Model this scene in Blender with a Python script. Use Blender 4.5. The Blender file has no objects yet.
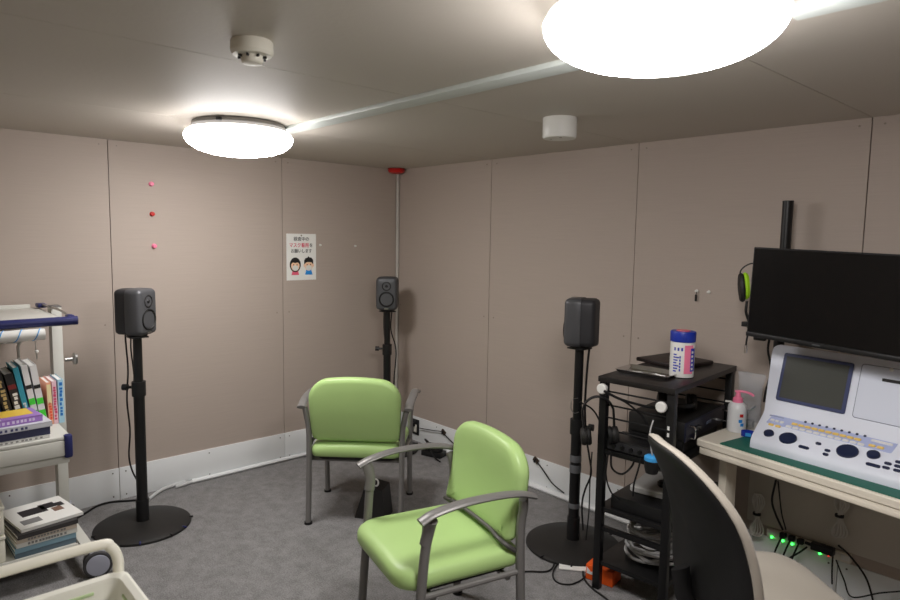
import bpy, bmesh, math, random
from mathutils import Vector, Matrix
PI = math.pi
S = bpy.context.scene
COL = S.collection
random.seed(7)

# ------------------------------------------------------------------ camera, world, exposure
H, HB = 2.064, 0.189
CAM = Vector((3.9636, -3.0482, 1.55))
AX_R = Vector((0.67196, 0.74042, 0.01579)); AX_U = Vector((-0.08178, 0.05300, 0.99524)); AX_F = Vector((-0.73605, 0.67006, -0.09617))
FPX = 641.28
cd = bpy.data.cameras.new('camera'); cam = bpy.data.objects.new('camera', cd); COL.objects.link(cam)
cd.sensor_width = 36; cd.lens = FPX / 900 * 36; cd.clip_start = .05
M3 = Matrix((AX_R, AX_U, -AX_F)).transposed()
cam.matrix_world = Matrix.Translation(CAM) @ M3.to_4x4()
S.camera = cam
cd.dof.use_dof = True; cd.dof.focus_distance = 3.5; cd.dof.aperture_fstop = 4.5
w = bpy.data.worlds.new('world'); S.world = w; w.use_nodes = True
w.node_tree.nodes['Background'].inputs[0].default_value = (.6, .62, .65, 1)
w.node_tree.nodes['Background'].inputs[1].default_value = .02
S.view_settings.view_transform = 'Standard'; S.view_settings.look = 'None'
S.view_settings.exposure = 0.0; S.view_settings.gamma = 1
LAMP_STRENGTH = 41
try:
    S.cycles.max_bounces = 10; S.cycles.diffuse_bounces = 6; S.cycles.use_denoising = True
    S.cycles.sample_clamp_indirect = 6; S.cycles.caustics_reflective = False; S.cycles.caustics_refractive = False
except Exception: pass

def ray(x, y): return AX_F + AX_R * ((x - 450) / FPX) - AX_U * ((y - 300) / FPX)
def onz(x, y, z): d = ray(x, y); return CAM + d * ((z - CAM.z) / d.z)
def ony(x, y, Y): d = ray(x, y); return CAM + d * ((Y - CAM.y) / d.y)
def onx(x, y, X): d = ray(x, y); return CAM + d * ((X - CAM.x) / d.x)

# ------------------------------------------------------------------ materials
def lin(c):
    return tuple(((v / 255) / 12.92 if v / 255 <= .04045 else ((v / 255 + .055) / 1.055) ** 2.4) for v in c)
MC = {}
def mat(name, rgb, rough=.5, metal=0., noise=0., nscale=40., bump=0., bscale=200., emit=0., alpha=1., trans=0., coat=0., sheen=0., ior=1.45):
    if name in MC: return MC[name]
    m = bpy.data.materials.new(name); m.use_nodes = True
    nt = m.node_tree; b = nt.nodes['Principled BSDF']
    c = (*lin(rgb), 1)
    b.inputs['Base Color'].default_value = c; b.inputs['Roughness'].default_value = rough; b.inputs['Metallic'].default_value = metal
    b.inputs['Transmission Weight'].default_value = trans; b.inputs['Alpha'].default_value = alpha; b.inputs['IOR'].default_value = ior
    b.inputs['Coat Weight'].default_value = coat; b.inputs['Sheen Weight'].default_value = sheen
    tc = nt.nodes.new('ShaderNodeTexCoord')
    if noise:
        n = nt.nodes.new('ShaderNodeTexNoise'); n.inputs['Scale'].default_value = nscale; n.inputs['Detail'].default_value = 6
        nt.links.new(tc.outputs['Object'], n.inputs['Vector'])
        r = nt.nodes.new('ShaderNodeValToRGB')
        r.color_ramp.elements[0].position = .3; r.color_ramp.elements[1].position = .7
        r.color_ramp.elements[0].color = tuple(v * (1 - noise) for v in c[:3]) + (1,)
        r.color_ramp.elements[1].color = tuple(min(1, v * (1 + noise)) for v in c[:3]) + (1,)
        nt.links.new(n.outputs['Fac'], r.inputs['Fac']); nt.links.new(r.outputs['Color'], b.inputs['Base Color'])
    if bump:
        n = nt.nodes.new('ShaderNodeTexNoise'); n.inputs['Scale'].default_value = bscale; n.inputs['Detail'].default_value = 3
        nt.links.new(tc.outputs['Object'], n.inputs['Vector'])
        bp = nt.nodes.new('ShaderNodeBump'); bp.inputs['Strength'].default_value = bump; bp.inputs['Distance'].default_value = .004
        nt.links.new(n.outputs['Fac'], bp.inputs['Height']); nt.links.new(bp.outputs['Normal'], b.inputs['Normal'])
    if emit:
        b.inputs['Emission Color'].default_value = c; b.inputs['Emission Strength'].default_value = emit
    MC[name] = m; return m

def wall_material():
    m = mat('wall_vinyl_cloth', (180, 167, 157), .62)
    nt = m.node_tree; b = nt.nodes['Principled BSDF']; tc = nt.nodes.new('ShaderNodeTexCoord')
    mp = nt.nodes.new('ShaderNodeMapping'); mp.inputs['Scale'].default_value = (4, 4, 380)
    nt.links.new(tc.outputs['Object'], mp.inputs['Vector'])
    n = nt.nodes.new('ShaderNodeTexNoise'); n.inputs['Scale'].default_value = 1.; n.inputs['Detail'].default_value = 4
    nt.links.new(mp.outputs['Vector'], n.inputs['Vector'])
    r = nt.nodes.new('ShaderNodeValToRGB'); c = lin((180, 167, 157))
    r.color_ramp.elements[0].position = .3; r.color_ramp.elements[1].position = .7
    r.color_ramp.elements[0].color = tuple(v * .965 for v in c) + (1,); r.color_ramp.elements[1].color = tuple(v * 1.035 for v in c) + (1,)
    nt.links.new(n.outputs['Fac'], r.inputs['Fac']); nt.links.new(r.outputs['Color'], b.inputs['Base Color'])
    bp = nt.nodes.new('ShaderNodeBump'); bp.inputs['Strength'].default_value = .12; bp.inputs['Distance'].default_value = .002
    nt.links.new(n.outputs['Fac'], bp.inputs['Height']); nt.links.new(bp.outputs['Normal'], b.inputs['Normal'])
    return m
def carpet_material():
    m = mat('grey_carpet', (132, 131, 131), .95)
    nt = m.node_tree; b = nt.nodes['Principled BSDF']; tc = nt.nodes.new('ShaderNodeTexCoord')
    n1 = nt.nodes.new('ShaderNodeTexNoise'); n1.inputs['Scale'].default_value = 14; n1.inputs['Detail'].default_value = 8; n1.inputs['Roughness'].default_value = .75
    n2 = nt.nodes.new('ShaderNodeTexNoise'); n2.inputs['Scale'].default_value = 160; n2.inputs['Detail'].default_value = 3
    mx = nt.nodes.new('ShaderNodeMath'); mx.operation = 'ADD'
    for n in (n1, n2): nt.links.new(tc.outputs['Object'], n.inputs['Vector'])
    nt.links.new(n1.outputs['Fac'], mx.inputs[0]); nt.links.new(n2.outputs['Fac'], mx.inputs[1])
    r = nt.nodes.new('ShaderNodeValToRGB'); c = lin((132, 131, 131))
    hv = nt.nodes.new('ShaderNodeMath'); hv.operation = 'MULTIPLY'; hv.inputs[1].default_value = .5
    nt.links.new(mx.outputs[0], hv.inputs[0])
    r.color_ramp.elements[0].position = .36; r.color_ramp.elements[1].position = .64
    r.color_ramp.elements[0].color = tuple(v * .62 for v in c) + (1,); r.color_ramp.elements[1].color = tuple(v * 1.38 for v in c) + (1,)
    nt.links.new(hv.outputs[0], r.inputs['Fac']); nt.links.new(r.outputs['Color'], b.inputs['Base Color'])
    bp = nt.nodes.new('ShaderNodeBump'); bp.inputs['Strength'].default_value = .8; bp.inputs['Distance'].default_value = .006
    nt.links.new(n2.outputs['Fac'], bp.inputs['Height']); nt.links.new(bp.outputs['Normal'], b.inputs['Normal'])
    return m
WALL = wall_material(); CARPET = carpet_material()
CEIL = mat('ceiling_board', (196, 189, 179), .6, bump=.15, bscale=60)
SEAM = mat('seam_dark', (70, 60, 52), .8)
SCREW = mat('screw_heads', (150, 140, 130), .35, .6)
BASE_W = mat('white_baseboard', (234, 237, 238), .45, noise=.02, nscale=3)
WHITE = mat('white_plastic', (228, 228, 224), .4)
OFFW = mat('warm_white_plastic', (226, 223, 210), .4)
CREAM = mat('cream_enamel', (242, 240, 226), .35)
BLACK = mat('black_plastic', (24, 24, 25), .42)
BLACKM = mat('black_steel', (20, 20, 21), .38, noise=.05)
BLACKS = mat('black_satin', (30, 29, 28), .55, bump=.05)
RUBBER = mat('black_rubber', (16, 16, 16), .6)
CABLE = mat('cable_black', (17, 17, 18), .5)
CHARC = mat('charcoal_metal', (84, 85, 88), .45, .35, bump=.03, bscale=400)
CHARD = mat('charcoal_dark', (52, 52, 55), .5, .2)
GREEN = mat('green_leatherette', (180, 213, 138), .4, noise=.02, nscale=4, bump=.02, bscale=500)
CGREY = mat('chair_grey_enamel', (128, 126, 124), .4, .25)
BEIGE = mat('beige_fabric', (178, 171, 159), .85, bump=.2, bscale=700, sheen=.2)
DESK = mat('desk_ivory', (226, 219, 204), .4)
NAVY = mat('navy_plastic', (38, 42, 96), .4)
CARTW = mat('cart_grey_white', (203, 203, 196), .42)
ALU = mat('brushed_steel', (190, 190, 188), .28, 1.)
CHROME = mat('chrome', (215, 215, 215), .15, 1.)
PAPER = mat('paper_white', (238, 238, 234), .7)
GREYC = mat('grey_cable_jacket', (172, 172, 172), .5)
AUDIO = mat('audiometer_shell', (226, 231, 243), .4)
AUDIB = mat('audiometer_blue', (178, 188, 226), .45)
KNOB = mat('navy_knob', (24, 34, 66), .4)
KEYY = mat('yellow_key', (240, 205, 110), .45)
KEYW = mat('white_key', (228, 228, 228), .45)
LCD = mat('lcd_off', (74, 76, 72), .25)
SCREENB = mat('monitor_glass', (9, 9, 10), .22)
MATG = mat('desk_mat_green', (16, 98, 82), .55)
BLUE = mat('royal_blue', (28, 52, 160), .4)
PINK = mat('pink_plastic', (244, 130, 165), .4)
RED = mat('red_plastic', (196, 30, 26), .3)
ORANGE = mat('orange_card', (236, 92, 24), .6)
LIME = mat('lime_foam', (170, 226, 40), .7)
LED = mat('led_green', (60, 255, 90), .4, emit=5)
LEDR = mat('led_red', (255, 60, 50), .4, emit=1.2)
SKIN = mat('print_skin', (246, 205, 170), .7)
HAIR = mat('print_black', (28, 26, 26), .7)
PRED = mat('print_red', (214, 52, 88), .7)
PBLUE = mat('print_blue', (40, 140, 220), .7)
PPINK = mat('print_pink', (226, 96, 122), .7)
SKYB = mat('sky_blue', (66, 160, 226), .45)
DIFF = mat('lamp_diffuser', (255, 251, 249), .4, emit=LAMP_STRENGTH)
DIFFU = mat('lamp_diffuser_rim', (255, 251, 249), .4, emit=LAMP_STRENGTH * .07)
GLASSP = mat('clear_film', (215, 222, 230), .12, alpha=.22)
FROST = mat('frosted_plastic', (236, 238, 240), .35, trans=.12)
TAPEG = mat('grey_tape', (110, 112, 115), .35, .3)

# ------------------------------------------------------------------ mesh helpers
def rr(w, h, r, seg=5, n=1):
    """rounded rectangle outline, counter-clockwise; r one radius or four (tr, tl, bl, br); n pieces per edge"""
    rs = r if isinstance(r, (tuple, list)) else (r,) * 4
    cs = [(w/2, h/2, 0), (-w/2, h/2, 90), (-w/2, -h/2, 180), (w/2, -h/2, 270)]
    sg = [(1, 1), (-1, 1), (-1, -1), (1, -1)]
    corners = []
    for (cx, cy, a0), R, (sx, sy) in zip(cs, rs, sg):
        ox, oy = cx - sx * R, cy - sy * R
        corners.append([(ox + R * math.cos(math.radians(a0 + 90 * k / seg)), oy + R * math.sin(math.radians(a0 + 90 * k / seg))) for k in range(seg + 1)])
    out = []
    for i in range(4):
        out += corners[i]
        a, b = corners[i][-1], corners[(i + 1) % 4][0]
        for k in range(1, n): out.append((a[0] + (b[0] - a[0]) * k / n, a[1] + (b[1] - a[1]) * k / n))
    return out

class MB:
    def __init__(s): s.bm = bmesh.new()
    def _mat(s, faces, m):
        for f in faces: f.material_index = m
    def box(s, c, size, rz=0, bev=0, m=0, rot=None, seg=2):
        mt = Matrix.Translation(Vector(c)) @ (rot.to_4x4() if rot else Matrix.Rotation(rz, 4, 'Z')) @ Matrix.Diagonal((*size, 1))
        r = bmesh.ops.create_cube(s.bm, size=1, matrix=mt)
        vs = r['verts']; fs = list({f for v in vs for f in v.link_faces}); s._mat(fs, m)
        if bev:
            es = list({e for v in vs for e in v.link_edges})
            q = bmesh.ops.bevel(s.bm, geom=es, offset=bev, segments=seg, profile=.5, affect='EDGES', clamp_overlap=True)
            s._mat([f for f in q['faces']], m)
        return s
    def rings(s, rings, m=0, cap0=True, cap1=True, closed=True):
        vr = [[s.bm.verts.new(p) for p in r] for r in rings]
        for a, b in zip(vr, vr[1:]):
            n = len(a)
            for i in range(n if closed else n - 1):
                j = (i + 1) % n
                try: s.bm.faces.new((a[i], a[j], b[j], b[i])).material_index = m
                except ValueError: pass
        if cap0: s.bm.faces.new(list(reversed(vr[0]))).material_index = m
        if cap1: s.bm.faces.new(vr[-1]).material_index = m
        return s
    def cyl(s, p0, p1, r, r2=None, seg=16, m=0, cap=True):
        p0, p1 = Vector(p0), Vector(p1); d = (p1 - p0).normalized()
        a = d.orthogonal().normalized(); b = d.cross(a); r2 = r if r2 is None else r2
        R = lambda p, q: [p + a * q * math.cos(2*PI*k/seg) + b * q * math.sin(2*PI*k/seg) for k in range(seg)]
        return s.rings([R(p0, r), R(p1, r2)], m, cap, cap)
    def tube(s, pts, r, seg=8, m=0, smooth=True, up=None, rv=None, sub=6, closed=False):
        """sweep an ellipse (r sideways, rv along up) along a smoothed path"""
        P = [Vector(p) for p in pts]
        if smooth and len(P) > 2:
            Q = []
            for i in range(len(P) - 1):
                p0 = P[i-1] if i else P[i] * 2 - P[i+1]; p3 = P[i+2] if i + 2 < len(P) else P[i+1] * 2 - P[i]
                for k in range(sub):
                    t = k / sub
                    Q.append(.5 * ((2*P[i]) + (P[i+1]-p0)*t + (2*p0-5*P[i]+4*P[i+1]-p3)*t*t + (3*P[i]-p0-3*P[i+1]+p3)*t**3))
            P = Q + [P[-1]]
        rv = r if rv is None else rv
        nrm = None; rings = []
        for i, p in enumerate(P):
            t = (P[min(i+1, len(P)-1)] - P[max(i-1, 0)]).normalized()
            if up is not None:
                sd = t.cross(Vector(up)).normalized()
            else:
                if nrm is None: nrm = t.orthogonal().normalized()
                nrm = (nrm - t * nrm.dot(t)).normalized(); sd = nrm
            nn = t.cross(sd)
            rings.append([p + sd * r * math.cos(2*PI*k/seg) + nn * rv * math.sin(2*PI*k/seg) for k in range(seg)])
        return s.rings(rings, m)
    def lathe(s, prof, seg=32, o=(0, 0, 0), m=0, cap0=True, cap1=True, rot=None):
        o = Vector(o)
        rs = []
        for r, z in prof:
            ring = [Vector((max(r, 1e-4) * math.cos(2*PI*k/seg), max(r, 1e-4) * math.sin(2*PI*k/seg), z)) for k in range(seg)]
            if rot: ring = [rot @ v for v in ring]
            rs.append([o + v for v in ring])
        return s.rings(rs, m, cap0, cap1)
    def slab(s, outline, levels, fn=None, m=0, capfine=True):
        """stack of inset copies of an outline: levels = (inset, z)"""
        n = len(outline); O = [Vector(p) for p in outline]
        nr = []
        for i in range(n):
            a, b = (O[i] - O[i-1]), (O[(i+1) % n] - O[i])
            na = Vector((-a.y, a.x)); nb = Vector((-b.y, b.x))
            if na.length > 1e-9: na.normalize()
            if nb.length > 1e-9: nb.normalize()
            k = na + nb; nr.append(k.normalized() if k.length > 1e-9 else na)
        cen = sum(O, Vector((0, 0))) / n
        rings = []
        ring = lambda ins, z, sc=1: [Vector((*(cen + ((p + q * ins) - cen) * sc), z)) for p, q in zip(O, nr)]
        if capfine:
            for sc in (.04, .35, .7): rings.append(ring(levels[0][0], levels[0][1], sc))
        for ins, z in levels: rings.append(ring(ins, z))
        if capfine:
            for sc in (.7, .35, .04): rings.append(ring(levels[-1][0], levels[-1][1], sc))
        if fn: rings = [[Vector(fn(*p)) for p in r] for r in rings]
        return s.rings(rings, m)
    def prism(s, poly, z0, z1, fn=None, m=0):
        a = [Vector((x, y, z0)) for x, y in poly]; b = [Vector((x, y, z1)) for x, y in poly]
        if fn: a = [Vector(fn(*p)) for p in a]; b = [Vector(fn(*p)) for p in b]
        return s.rings([a, b], m)
    def build(s, name, mats, parent=None, loc=(0, 0, 0), rot=(0, 0, 0), ang=35, recalc=True):
        if recalc: bmesh.ops.recalc_face_normals(s.bm, faces=s.bm.faces)
        me = bpy.data.meshes.new(name); s.bm.to_mesh(me); s.bm.free()
        for k in (mats if isinstance(mats, (list, tuple)) else [mats]): me.materials.append(k)
        me.polygons.foreach_set('use_smooth', [True] * len(me.polygons))
        me.set_sharp_from_angle(angle=math.radians(ang))
        o = bpy.data.objects.new(name, me); COL.objects.link(o); o.location = loc; o.rotation_euler = rot
        if parent: o.parent = parent
        return o
def tag(o, label, cat, group=None):
    o['label'] = label; o['category'] = cat
    if group: o['group'] = group
    return o
def thing(name, label, cat, loc=(0, 0, 0), rot=0, group=None):
    o = bpy.data.objects.new(name, None); COL.objects.link(o); o.empty_display_size = .05
    o.location = loc; o.rotation_euler = rot if isinstance(rot, tuple) else (0, 0, rot)
    return tag(o, label, cat, group)
def struct(o): o['kind'] = 'structure'; return o
def dup(o, parent=None):
    c = o.copy(); COL.objects.link(c)
    if parent: c.parent = parent
    for ch in list(o.children): dup(ch, c)
    return c
def text_mesh(s, size, depth=.0006, name='lettering', font=None):
    cu = bpy.data.curves.new('t', 'FONT'); cu.body = s; cu.size = size; cu.align_x = 'CENTER'; cu.align_y = 'CENTER'; cu.extrude = depth; cu.offset = size * .006
    o = bpy.data.objects.new('t', cu); COL.objects.link(o)
    dg = bpy.context.evaluated_depsgraph_get(); me = bpy.data.meshes.new_from_object(o.evaluated_get(dg))
    bpy.data.objects.remove(o); bpy.data.curves.remove(cu); me.name = name
    return me
def place_text(s, size, material, parent, loc, rot=(0, 0, 0), name='lettering', width=None):
    me = text_mesh(s, size, name=name); me.materials.clear(); me.materials.append(material)
    o = bpy.data.objects.new(name, me); COL.objects.link(o); o.parent = parent; o.location = loc; o.rotation_euler = rot
    if width:
        xs = [v.co.x for v in me.vertices]; k = width / max(1e-6, max(xs) - min(xs))
        for v in me.vertices: v.co.x *= k
    return o
def cable(name, label, pts, r, material=None, cat='cable', group=None, sub=8):
    return tag(MB().tube(pts, r, 8, sub=sub).build(name, material or CABLE), label, cat, group)

# ------------------------------------------------------------------ the room
XR, YF = 4.75, -3.95
b = MB(); b.box((XR/2, YF/2, -.05), (XR + .3, -YF + .3, .1)); struct(b.build('floor', CARPET))
def panels(name, axis, seams, lo, hi, fixed, sign, screws=True):
    """wall board panels with a fine gap at every seam"""
    b = MB()
    ext = [lo] + [q for q in seams if lo < q < hi] + [hi]
    def bx(u0, u1, d0, d1, z0, z1, m):
        c = ((u0+u1)/2, (d0+d1)/2, (z0+z1)/2); sz = (abs(u1-u0), abs(d1-d0), z1-z0)
        if axis == 'x': b.box(c, sz, m=m)
        else: b.box((c[1], c[0], c[2]), (sz[1], sz[0], sz[2]), m=m)
    bx(lo, hi, fixed + sign * .10, fixed + sign * .012, 0, H, 1)
    for u0, u1 in zip(ext, ext[1:]): bx(u0 + .002, u1 - .002, fixed + sign * .012, fixed, 0, H, 0)
    if screws:
        for q in ext:
            for e in (-.045, .045):
                if lo < q + e < hi:
                    for z in (H - .03, 1.03):
                        p0 = Vector((q + e, fixed, z)); p1 = Vector((q + e, fixed - sign * .0015, z))
                        if axis == 'y': p0 = Vector((p0.y, p0.x, z)); p1 = Vector((p1.y, p1.x, z))
                        b.cyl(p0, p1, .0045, seg=10, m=2)
    return struct(b.build(name, [WALL, SEAM, SCREW]))
panels('wall_left', 'y', [-3.09, -2.026, -.972], YF, 0, 0, -1)
panels('wall_back', 'x', [1.0, 2.078, 3.142, 4.2], 0, XR, 0, 1)
panels('wall_right', 'y', [-3.1, -2.05, -1.0], YF, 0, XR, 1)
panels('wall_front', 'x', [1.0, 2.078, 3.142, 4.2], 0, XR, YF, -1)
# ceiling boards with fine seams
b = MB(); b.box((XR/2, YF/2, H + .08), (XR + .3, -YF + .3, .12), m=1)
xs = [-.1, 1.0, 2.078, 3.142, 4.2, XR + .1]; ys = [YF - .1, .1]
for x0, x1 in zip(xs, xs[1:]):
    for y0, y1 in zip(ys, ys[1:]): b.box(((x0+x1)/2, (y0+y1)/2, H + .01), (x1-x0-.003, y1-y0-.003, .02), m=0)
struct(b.build('ceiling', [CEIL, SEAM]))
def baseboard(name, axis, seams, lo, hi, at, sg):
    b = MB(); ext = [lo] + seams + [hi]
    for u0, u1 in zip(ext, ext[1:]):
        c = [(u0+u1)/2, at + sg * .004, HB/2]; sz = [u1-u0-.003, .008, HB]
        if axis == 'y': c[0], c[1] = c[1], c[0]; sz[0], sz[1] = sz[1], sz[0]
        b.box(c, sz, bev=.001)
        for u in (u0 + .035, (u0+u1)/2, u1 - .035):
            for z in (HB - .025, .025):
                p0 = [u, at + sg * .008, z]; p1 = [u, at + sg * .0095, z]
                if axis == 'y': p0[0], p0[1] = p0[1], p0[0]; p1[0], p1[1] = p1[1], p1[0]
                b.cyl(p0, p1, .004, seg=8, m=1)
    return struct(b.build(name, [BASE_W, mat('screw_dark', (90, 88, 84), .5, .5)]))
baseboard('baseboard_left', 'y', [-3.09, -2.026, -.972], YF, 0, 0, 1)
baseboard('baseboard_back', 'x', [1.0, 2.078, 3.142, 4.2], 0, XR, 0, -1)
# soft white cable cover lying along the foot of both walls
def half_tube(pts, r, name):
    return MB().tube(pts, r, 12, up=(0, 0, 1), rv=r * .8).build(name, BASE_W)
struct(half_tube([(.03, -1.62, .014), (.028, -1.2, .014), (.028, -.62, .014)], .017, 'trim_1'))
struct(half_tube([(.62, -.028, .014), (1.0, -.028, .014), (1.9, -.028, .014), (2.9, -.028, .014)], .022, 'trim_2'))
struct(MB().box((.018, -.014, (H + HB) / 2), (.02, .016, H - HB - .01), bev=.003).build('trim_3', mat('conduit_white', (205, 203, 196), .5)))
# flat duct across the ceiling between the lamps
struct(MB().box((1.98, -1.508, H - .008), (1.86, .085, .018), bev=.004).build('trim_4', mat('duct_white', (206, 213, 209), .45)))
struct(MB().box((4.05, -1.515, H - .008), (1.35, .085, .018), bev=.004).build('trim_5', mat('duct_white', (222, 228, 224), .45)))

# ------------------------------------------------------------------ ceiling lamps and sensors
def ceiling_lamp(x, y, label):
    t = thing('ceiling_light', label, 'ceiling light', (x, y, H), 0, 'round ceiling lights')
    R = .243
    MB().lathe([(.19, 0), (.205, -.004), (.21, -.02), (.2, -.03), (.05, -.032)], 48).build('mounting_ring', mat('lamp_ring', (120, 118, 114), .5), t)
    MB().box((.14, -.15, -.016), (.04, .02, .014), rz=math.radians(-47), bev=.002).build('latch', BLACK, t)
    pr = [(.19, -.03), (.222, -.036), (.236, -.047), (R, -.062)]
    pr += [(R * math.cos(a) ** .8, -.064 - .086 * math.sin(a)) for a in [PI/2 * k / 12 for k in range(1, 12)]]
    MB().lathe(pr[:4], 64, cap0=True, cap1=False).lathe(pr[3:] + [(.002, -.15)], 64, m=1, cap0=False).build('diffuser', [DIFFU, DIFF], t)
    return t
ceiling_lamp(1.046, -1.734, 'round domed white ceiling light nearer the left wall')
ceiling_lamp(3.229, -1.798, 'largest round domed ceiling light, cut off by the top of the photo')
t = thing('smoke_detector', 'round white smoke detector with a vented nose on the ceiling', 'smoke detector', onz(252, 41, H))
t.location.z = H
MB().lathe([(.052, 0), (.055, -.004), (.056, -.03), (.05, -.038), (.02, -.04)], 32).build('body', OFFW, t)
b = MB().lathe([(.03, -.038), (.028, -.056), (.024, -.06), (.002, -.061)], 24); b.build('sensor_cap', OFFW, t)
b = MB()
for k in range(8): b.box((.034*math.cos(k*PI/4), .034*math.sin(k*PI/4), -.043), (.010, .004, .006), rz=k*PI/4)
b.build('vent_ribs', BLACKS, t)
t = thing('ceiling_sensor', 'plain white cylindrical box on the ceiling above the back wall', 'ceiling sensor', onz(560, 118, H)); t.location.z = H
MB().lathe([(.07, 0), (.072, -.004), (.072, -.078), (.068, -.086), (.002, -.087)], 40).build('housing', WHITE, t)
for q in ((.03, -.03), (-.03, -.02)): MB().cyl((*q, -.087), (*q, -.0885), .005).build('screw', SCREW, t)
t = thing('fire_alarm_light', 'round red alarm light at the ceiling in the room corner', 'alarm light', (.066, -.066, H))
MB().lathe([(.05, 0), (.062, -.006), (.064, -.018), (.054, -.032), (.03, -.04), (.002, -.041)], 32).build('lens', RED, t)
MB().lathe([(.055, .0), (.067, -.001), (.066, -.006)], 32).build('base_ring', mat('dark_red', (110, 18, 16), .4), t)

# ------------------------------------------------------------------ small things on the walls
for (px, py), lab, cm in zip([(151, 184), (152, 214), (154, 246)],
        ['topmost of three pins on the left wall, pink', 'middle pin of the column on the left wall, red', 'lowest of three pins on the left wall, pink'],
        [PINK, RED, PINK]):
    p = onx(px, py, 0)
    t = thing('push_pin', lab, 'push pin', (0, p.y, p.z), (PI/2, 0, PI/2), 'pins on the left wall')
    MB().lathe([(.014, .0), (.014, .003), (.007, .006), (.007, .013), (.0115, .016), (.011, .02), (.001, .0205)], 16).build('head', cm, t)
def hook(p, rot, lab):
    t = thing('wall_hook', lab, 'hook', p, rot, 'small white wall hooks')
    MB().lathe([(.008, 0), (.008, .003), (.003, .004), (.003, .012), (.006, .014), (.001, .016)], 12).build('peg', WHITE, t)
    return t
p = onx(320, 245, 0); hook((0, p.y, p.z), (PI/2, 0, PI/2), 'white peg on the left wall just right of the mask poster')
p = onx(355, 246, 0); hook((0, p.y, p.z), (PI/2, 0, PI/2), 'white peg on the left wall near the room corner')
p = ony(697, 291, 0); hook((p.x, 0, p.z), (PI/2, 0, 0), 'white peg on the back wall with a black tag hanging from it')
hp = p
p = ony(709, 292, 0); hook((p.x, 0, p.z), (PI/2, 0, 0), 'bare white peg on the back wall above the wipes canister')
t = thing('key_tag', 'small black tag hanging from a peg on the back wall', 'tag', (hp.x, -.008, hp.z))
MB().tube([(0, 0, .002), (.002, 0, -.01), (0, 0, -.018)], .0016, 6).build('loop', CABLE, t)
MB().slab(rr(.01, .034, .004), [(.001, -.003), (0, -.002), (0, .002), (.001, .003)], fn=lambda x, y, z: (x, z, y - .034)).build('fob', BLACK, t)

# poster
p0 = onx(286, 233, 0); p1 = onx(316, 280, 0)
PW, PH = .226, .318
t = thing('mask_poster', 'white notice asking for masks, with two masked children, on the left wall', 'poster', (.0, (p0.y + p1.y) / 2, (p0.z + p1.z) / 2), (PI/2, 0, PI/2))
MB().box((0, 0, .0015), (PW, PH, .002)).build('sheet', PAPER, t)
MB().lathe([(.006, .003), (.006, .004), (.001, .0045)], 12, o=(0, PH/2 - .012, 0)).build('pin', SCREW, t)
zt = .0032
place_text('検査中の', .03, HAIR, t, (0, .122, zt), name='text_line')
place_text('マスク着用', .034, PRED, t, (-.018, .079, zt), name='text_line', width=.145)
place_text('を', .03, HAIR, t, (.075, .079, zt), name='text_line')
place_text('お願いします', .03, HAIR, t, (0, .04, zt), name='text_line', width=.158)
def ell(cx, cy, rx, ry, n=28, a0=0, a1=2*PI): return [(cx + rx*math.cos(a0+(a1-a0)*k/n), cy + ry*math.sin(a0+(a1-a0)*k/n)) for k in range(n + (0 if abs(a1-a0-2*PI) < 1e-6 else 1))]
def kid(cx, girl):
    cy = -.055
    k = bpy.data.objects.new('girl_drawing' if girl else 'boy_drawing', None); COL.objects.link(k); k.parent = t; k.location = (cx, cy, .0026)
    b = MB()
    b.prism([(-.018, -.028), (.018, -.028), (.029, -.068), (-.029, -.068)], 0, .0004); b.build('shirt', PPINK if girl else PBLUE, k)
    b = MB()
    if girl: b.prism(ell(0, .002, .042, .05), 0, .0006)
    else: b.prism([(-.036, 0), (-.036, .03), (-.026, .046), (-.01, .05), (-.004, .06), (.004, .052), (.02, .05), (.034, .036), (.036, 0)][::-1], 0, .0006)
    b.build('hair', HAIR, k)
    b = MB(); b.prism(ell(0, -.004, .032, .036), .0006, .001)
    if not girl: b.prism(ell(-.034, -.004, .007, .01, 12), .0006, .001); b.prism(ell(.034, -.004, .007, .01, 12), .0006, .001)
    b.build('face', SKIN, k)
    b = MB(); b.prism([(-.032, .006), (-.03, .026), (-.012, .036), (.012, .036), (.03, .026), (.032, .006), (.02, .018), (0, .014 if girl else .02), (-.02, .018)][::-1], .001, .0013)
    b.build('fringe', HAIR, k)
    b = MB()
    for s_ in (-1, 1): b.prism(ell(s_*.013, .002, .0035, .0045, 10), .0012, .0015)
    b.build('eyes', HAIR, k)
    b = MB(); b.prism(ell(0, -.02, .022, .019), .0013, .0018)
    b.prism([(-.031, -.004), (-.018, -.012), (-.018, -.015), (-.031, -.007)], .0013, .0016); b.prism([(.031, -.007), (.018, -.015), (.018, -.012), (.031, -.004)], .0013, .0016)
    b.build('mask', WHITE, k)
kid(-.048, True); kid(.056, False)

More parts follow.
